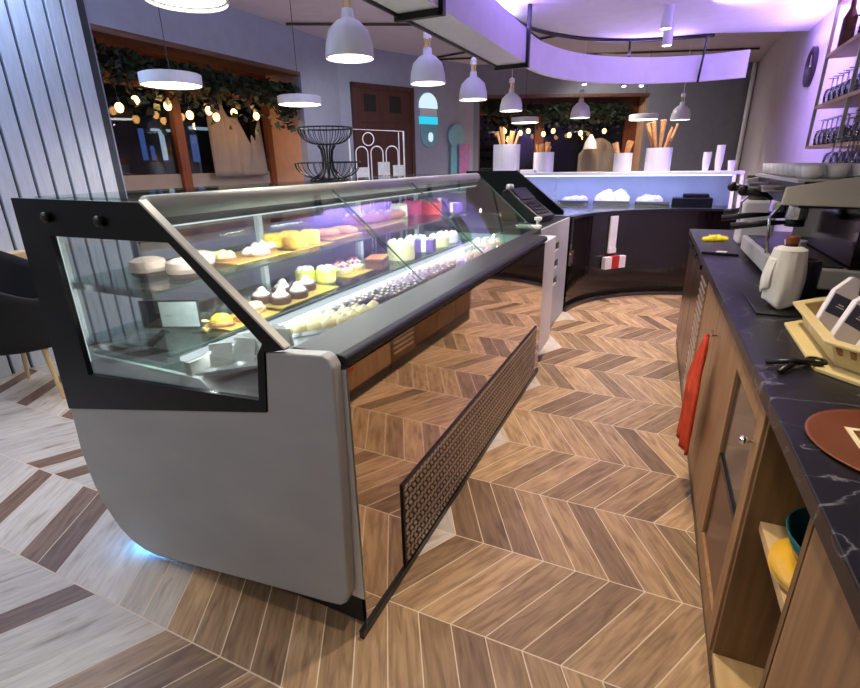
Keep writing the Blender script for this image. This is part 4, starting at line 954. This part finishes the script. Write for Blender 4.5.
for x, y, z, l in DISC:
    if dl0 is None:
        dl0 = thing('disc_lamp', 'flat white disc pendant lamp '+l, 'pendant lamp', (x, y, z), 0, 'flat white disc lamps')
        MB().lathe([(.205, .004), (.21, .0), (.215, .005), (.215, .075), (.205, .08), (0, .08)], 36, cap=False).obj('drum', 'white_paint', dl0); MB().lathe([(.206, .004), (.206, .008), (0, .009)], 36).obj('diffuser', 'lamp', dl0)
        b = MB(); b.cyl((0, 0, .08), (0, 0, .95), .003, 6); b.obj('cable', 'black', dl0)
    else: dup(dl0, (x, y, z), 0, 'flat white disc pendant lamp '+l)
    spot('disc_light', (x, y, z-.003), 80, (1, .92, .82), (0, 0, -1), 160, .8, .18)
for x, y, l in ((-.22, 5.20, 'white cylinder ceiling spot nearer the camera on the purple lit ceiling'), (-.225, 5.93, 'white cylinder ceiling spot farther away on the purple lit ceiling')):
    c_ = thing('cylinder_spot', l, 'ceiling spot', (x, y, 2.45), 0, 'white cylinder ceiling spots'); MB().lathe([(.042, .0), (.045, .0), (.045, .17), (0, .17)], 24, cap=False).obj('housing', 'white_paint', c_); MB().lathe([(.041, .004), (0, .005)], 20).obj('lens', 'spot', c_)
    spot('cylinder_light', (x, y, 2.449), 150, (1, .88, .74), (0, 0, -1), 110, .7, .04)

# ---------------------------------------------------------------- signs, rack, windows' dressing, chair
def onA(s, z, off=.0): p = A0+t_a*s-n_a*off; return (p.x, p.y, z)
t_a = (A1-A0).normalized(); n_a = Vector((-t_a.y, t_a.x)); azm = math.atan2(t_a.y, t_a.x)
ls = thing('popsicle_sign', 'lit popsicle shaped sign with cyan band on the wall right of the brown door', 'sign', onA(1.62, 1.55, .004), azm)
def rr(w, z0, z1, top, bot, n=12):
    P = []
    if bot: P += [(w*math.cos(PI+PI*k/n), z0+w+w*math.sin(PI+PI*k/n)) for k in range(n+1)]
    else: P += [(-w, z0), (w, z0)]
    if top: P += [(w*math.cos(PI*k/n), z1-w+w*math.sin(PI*k/n)) for k in range(n+1)]
    else: P += [(w, z1), (-w, z1)]
    return P
for nm, P, m in (('dome', rr(.19, .69, .91, True, False), 'sign_white'), ('grey_band', rr(.17, .58, .68, False, False), 'pot'), ('cyan_band', rr(.19, .46, .57, False, False), 'sign_cyan'), ('lower_bar', rr(.175, .12, .45, False, True), 'teal_board')):
    b = MB(); b.plate(P, [], lambda x, z: (x, -.02, z), (0, .02, 0)); b.obj(nm, m, ls)
b = MB(); b.plate(rr(.05, .2, .34, True, True), [], lambda x, z: (x+.03, -.026, z), (0, .005, 0)); b.obj('white_mark', 'sign_white', ls)
tl = thing('ice_cream_board', 'teal ice cream shaped board standing at the wall left of the back window', 'board', onA(2.22, 0.94, .03), azm)
b = MB(); b.plate(rr(.19, .72, 1.09, True, True), [], lambda x, z: (x, -.02, z), (0, .02, 0)); b.obj('round_top', 'teal_board', tl)
b = MB(); b.plate([(-.15, 0), (.15, 0), (.13, .74), (-.13, .74)], [], lambda x, z: (x, -.02, z), (0, .02, 0)); b.obj('body', 'teal_board', tl)
b = MB(); b.box(-.12, -.16, 0, .12, 0, .015); b.obj('ledge', 'white', tl)
b = MB(); b.box(.02, -.06, .25, .26, -.045, .78); o = b.obj('poster_card', 'poster', tl)
ws = thing('wire_display_rack', 'white arched wire display rack standing in front of the brown door', 'rack', (-3.42, 5.75, 0), .45)
b = MB()
for x in (-.19, .0, .19):
    for q in (-1, 1): b.tube([(x+q*.075, 0, .05), (x+q*.075, 0, 1.56)], .008, 6)
    b.tube([(x-.075*math.cos(PI*k/10), 0, 1.56+.075*math.sin(PI*k/10)) for k in range(11)], .008, 6)
b.tube([(-.34, 0, .03), (-.34, 0, 1.84), (.34, 0, 1.80), (.34, 0, .03)], .012, 6); b.tube([(.28, .0, .03), (.28, .0, 1.79)], .007, 6)
b.tube([(-.10+.07*math.cos(2*PI*k/16), 0, 1.72+.075*math.sin(2*PI*k/16)) for k in range(17)], .007, 6)
b.tube([(-.34, 0, .05), (.34, 0, .05)], .01, 6); b.tube([(-.34, -.2, .012), (-.34, .2, .012)], .012, 6); b.tube([(.34, -.2, .012), (.34, .2, .012)], .012, 6)
b.obj('wire_frame', 'white_paint', ws)
for x, z in ((-.18, 1.34), (.08, 1.40), (.27, 1.36)):
    b = MB(); b.box(x-.075, -.02, z-.11, x+.075, -.009, z+.05); b.obj('card', 'grey_card', ws)

def garland(name, label, P, seed, n, drop, dep):
    rg = random.Random(seed); b = MB(); L = len(P)-1
    for _ in range(n):
        u = rg.random()*L; i = int(u); f = u-i; p = Vector(P[i]).lerp(Vector(P[i+1]), f)
        c = p+Vector((rg.uniform(-dep, dep), rg.uniform(-dep, dep), -abs(rg.gauss(0, drop))+.04))
        d = Vector((rg.uniform(-1, 1), rg.uniform(-1, 1), rg.uniform(-1, .2))).normalized(); s = d.cross(Vector((rg.uniform(-1, 1), rg.uniform(-1, 1), 1))).normalized(); nn = d.cross(s)
        l, w_ = rg.uniform(.06, .11), rg.uniform(.025, .045)
        b.add([c, c+d*l*.45+s*w_+nn*.012, c+d*l, c+d*l*.45-s*w_+nn*.012, c+d*l*.45], [(0, 1, 4), (1, 2, 4), (2, 3, 4), (3, 0, 4)])
    g = thing(name, label, 'garland', P[0]); g.location = (0, 0, 0)
    b.obj('leaves', 'leaf', g, fix=False); v = MB(); v.tube(P, .012, 6)
    for k in range(14):
        u = rg.random()*L; i = int(u); p = Vector(P[i]).lerp(Vector(P[i+1]), u-i); v.tube([p, p+Vector((rg.uniform(-.06, .06), rg.uniform(-.1, .1), -.12)), p+Vector((rg.uniform(-.08, .08), rg.uniform(-.1, .1), -.3))], .004, 5)
    v.obj('vine', 'stem', g)
garland('ivy_garland', 'green ivy garland along the top of the left window', [(XL-.14, 3.0, 2.36), (XL-.14, 3.8, 2.33), (XL-.14, 4.6, 2.33), (XL-.14, 5.3, 2.33), (XL-.12, 5.40, 2.3)], 4, 1700, .15, .09)
q0 = B0-bn*.02
def onB(s, off, z): p = B0+bd*s+bn*off; return (p.x, p.y, z)
garland('ivy_garland', 'green ivy garland along the top of the back window', [onB(.25, .2, 2.40), onB(1.0, .2, 2.34), onB(2.0, .2, 2.34), onB(2.8, .2, 2.34)], 5, 1500, .14, .08)
def bulbs(label, cable, pts):
    s = thing('string_lights', label, 'string lights', (0, 0, 0)); b = MB(); b.tube(cable, .005, 6); b.obj('cable', 'black', s)
    for p, c in pts:
        b = MB(); b.cyl((p[0], p[1], p[2]+.045), c, .003, 5); b.cyl((p[0], p[1], p[2]+.035), (p[0], p[1], p[2]+.075), .014, 10); so = b.obj('socket', 'black', s)
        b = MB(); b.ball(p, .034, .034, .042, 14, 8); b.obj('bulb', 'bulb', so, smooth=True)
LB = [(3.19, 1.93), (3.36, 2.0), (3.69, 1.985), (3.93, 1.92), (4.18, 1.98), (4.27, 1.925), (4.53, 1.985), (4.87, 1.975)]
bulbs('string of warm bulbs hanging before the left window', [(-4.5, 3.0, 2.22), (-4.5, 4.0, 2.20), (-4.5, 5.45, 2.22)], [((-4.5, y, z), (-4.5, y, 2.205)) for y, z in LB])
BB = [(.55, 1.93), (.83, 1.895), (.97, 1.925), (1.24, 1.873), (1.41, 1.92), (1.70, 1.85), (1.90, 1.88), (2.32, 1.906)]
bulbs('string of warm bulbs hanging before the back window', [onB(.3, .02, 2.2), onB(1.5, .02, 2.18), onB(2.8, .02, 2.2)], [(onB(s, .02, z), onB(s, .02, 2.185)) for s, z in BB])
for y in (3.6, 4.8): point('bulb_glow', (-4.42, y, 1.90), 5, (1, .55, .22), .05)
for s in (.8, 2.2): point('bulb_glow', onB(s, -.06, 1.83), 5, (1, .55, .22), .05)
# beige sheet painting the room's reflection at the left window, street lights
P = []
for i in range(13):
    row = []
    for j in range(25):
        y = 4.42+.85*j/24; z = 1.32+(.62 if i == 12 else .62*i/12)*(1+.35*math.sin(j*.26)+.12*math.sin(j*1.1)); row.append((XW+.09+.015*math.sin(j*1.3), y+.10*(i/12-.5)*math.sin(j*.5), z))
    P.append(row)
o = MB(); o.grid(P); o = o.obj('reflection_sheet', 'beige', smooth=True, solid=.006); tag(o, 'beige wavy-topped sheet painting a reflection low inside the left window', 'room_reflection')  # solid sheet in place of the lit interior mirrored in the pane
for y, z, h, w_, m, l in ((5.85, 1.55, .48, .07, 'sign_blue', 'tall narrow lit sign across the street at the left'), (6.0, 1.55, .22, .05, 'sign_blue', 'short lit sign beside the tall one across the street'), (6.22, 1.55, .44, .07, 'sign_white', 'white upright of the lit street sign seen through the left window'), (6.28, 2.0, .04, .46, 'sign_white', 'white cross bar lit sign above the upright across the street'), (6.86, 1.52, .45, .12, 'sign_blue', 'lit blue sign right of the window post across the street'), (7.04, 2.06, .05, .46, 'sign_white', 'white cross bar lit sign right of the window post across the street')):
    o = MB().box(-7.88, y-w_/2, z, -7.84, y+w_/2, z+h).obj('street_sign', m); tag(o, l, 'sign')
def sB(s, z, h, w_, m, l):
    p = onB(s, .9, z); o = MB().box(-w_/2, 0, 0, w_/2, .04, h).obj('street_sign', m); o.location = p; o.rotation_euler = (0, 0, math.atan2(bd.y, bd.x)); tag(o, l, 'sign')  # also makes the cyan strips that paint an LED's reflection
sB(.75, 2.28, .06, 1.3, 'cyan_strip', 'long cyan strip painting an LED reflection behind the back window at the left'); sB(1.75, 2.28, .05, .5, 'cyan_strip', 'short cyan strip painting an LED reflection behind the back window in the middle'); sB(2.25, 2.32, .09, .28, 'sign_red', 'red and white lit sign outside the back window')  # both cyan strips paint an LED's reflection in the glass
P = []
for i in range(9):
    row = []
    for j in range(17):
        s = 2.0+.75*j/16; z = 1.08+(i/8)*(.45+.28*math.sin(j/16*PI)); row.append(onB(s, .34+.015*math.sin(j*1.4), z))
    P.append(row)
o = MB(); o.grid(P); o = o.obj('reflection_sheet', 'beige', smooth=True, solid=.006); tag(o, 'beige sheet painting a reflection inside the back window', 'room_reflection')  # solid sheet shaped as the reflection in the back panes
o = MB(); o.lathe([(.12, 0), (.10, .1), (.02, .24), (0, .24)], 20); o = o.obj('lamp_reflection', 'white_paint'); o.location = onB(2.12, .1, 1.62); 
tag(o, 'small white bell shape painting a lamp reflection before the back window', 'lamp reflection')  # bell shape paints a lamp's reflection in the back window
b = MB(); b.cyl((0, 0, .23), (0, 0, .56), .004, 6); b.obj('cord_reflection', 'black', o)
# chair
ch = thing('tub_chair', 'black upholstered tub chair with pale wooden legs by the slatted wall', 'chair', (-3.76, 1.68, 0), .62)
b = MB(); b.prism([(.255*math.cos(2*PI*k/24)*(1.0), .255*math.sin(2*PI*k/24)) for k in range(24)], .38, .47); b.obj('seat', 'fabric_dark', ch, bevel=.02)
b = MB(); P = []
for i in range(9):
    z = .36+.66*i/8; row = []
    for j in range(25):
        a = math.radians(20+320*j/24); h = .36+(z-.36)*(.45+.55*(0.5-0.5*math.cos(2*PI*j/24))); row.append((.28*math.cos(a)*(1+.35*(h-.36)), .28*math.sin(a)*(1+.35*(h-.36)), h))
    P.append(row)
b.grid(P); b.obj('backrest', 'fabric_dark', ch, smooth=True, solid=.04)
for a in (45, 135, 225, 315):
    a = math.radians(a); b = MB(); b.cyl((.20*math.cos(a), .20*math.sin(a), .385), (.30*math.cos(a), .30*math.sin(a), .002), .019, 10, .011); b.obj('leg', 'leg_wood', ch)
# lamps of the LED strips and cove, plus added fill lights
area('case_light', (-1.35, 2.33, 1.254), 2.6, 29, (.93, .98, 1), (.05, 0, -1), .03)
area('deck_light', (-1.30, 2.33, .85), 2.6, 6, (.93, .98, 1), (.6, 0, -.8), .04)
area('shelf_light', (-1.42, 2.33, 1.058), 2.6, 14, (.93, .98, 1), (-.4, 0, -.8), .04)
area('canopy_light', (-.65, 6.30, 1.245), 2.3, 12, (.48, .45, 1), (0, .2, -1), .06)
area('cove_light', (.95, 5.2, 2.3), 2.6, 32, (.36, .24, 1), (-.5, 0, 1), .1)
area('cove_light', (-1.38, 3.9, 2.47), 1.3, 26, (.36, .24, 1), (.5, 0, 1), .12)
area('cove_light', (-.5, 6.35, 2.47), .9, 5, (.45, .32, 1), (0, -.4, 1), .1)
area('slat_fill', (-4.0, 1.2, 2.9), 2.5, 50, (.42, .60, 1), (-.2, 0, -1), .3)  # unseen blue light added to tint the slatted wall

for x, y, e in ((-.25, .9, 50), (-.32, 1.75, 105), (-.35, 3.2, 110), (-.30, 4.5, 130)):
    spot('aisle_downlight', (x, y, 2.60), e*1.25, (1, .83, .62), (0, 0, -1), 85, .9, .05)
spot('added_fill', (-2.9, .9, 2.9), 50, (1, .96, .92), (0, 0, -1), 130, .8, .1)  # unseen spot added to lift the pale left floor
spot('added_fill', (-3.2, -.6, 2.9), 18, (1, .96, .92), (.1, .3, -1), 130, .8, .1)  # unseen spot added as fill from the near left
spot('violet_wall_fill', (.1, 5.2, 2.56), 210, (.5, .34, 1), (1, .35, -.42), 120, 1, .08)  # unseen violet spot added to brighten the right wall
spot('added_fill', (-1.2, 8.6, 2.9), 110, (1, .94, .9), (.2, .6, -1), 140, .8, .1)  # unseen spot added to brighten the grey back wall
spot('added_fill', (-3.0, 5.4, 2.9), 90, (.9, .93, 1), (-.2, .4, -1), 140, .8, .1)  # unseen spot added as fill for the far left walls
area('ceiling_fill', (-1.46, 3.2, 2.47), 3.2, 30, (.62, .66, 1), (-.7, 0, .7), .08)  # unseen bluish light added to brighten the main ceiling
spot('added_fill', (-1.9, -1.0, 2.9), 60, (1, .97, .94), (.12, 1, -1.1), 80, .9, .12)  # unseen spot behind the camera, added to light the case end panel

# ---------------------------------------------------------------- light and view
w_ = bpy.data.worlds.new('world'); S.world = w_; w_.use_nodes = True
w_.node_tree.nodes['Background'].inputs[0].default_value = (*lin('#b9b3ae'), 1); w_.node_tree.nodes['Background'].inputs[1].default_value = .65
S.view_settings.view_transform = 'Standard'; S.view_settings.look = 'None'; S.view_settings.exposure = 0; S.view_settings.gamma = 1
S.view_settings.use_curve_mapping = False
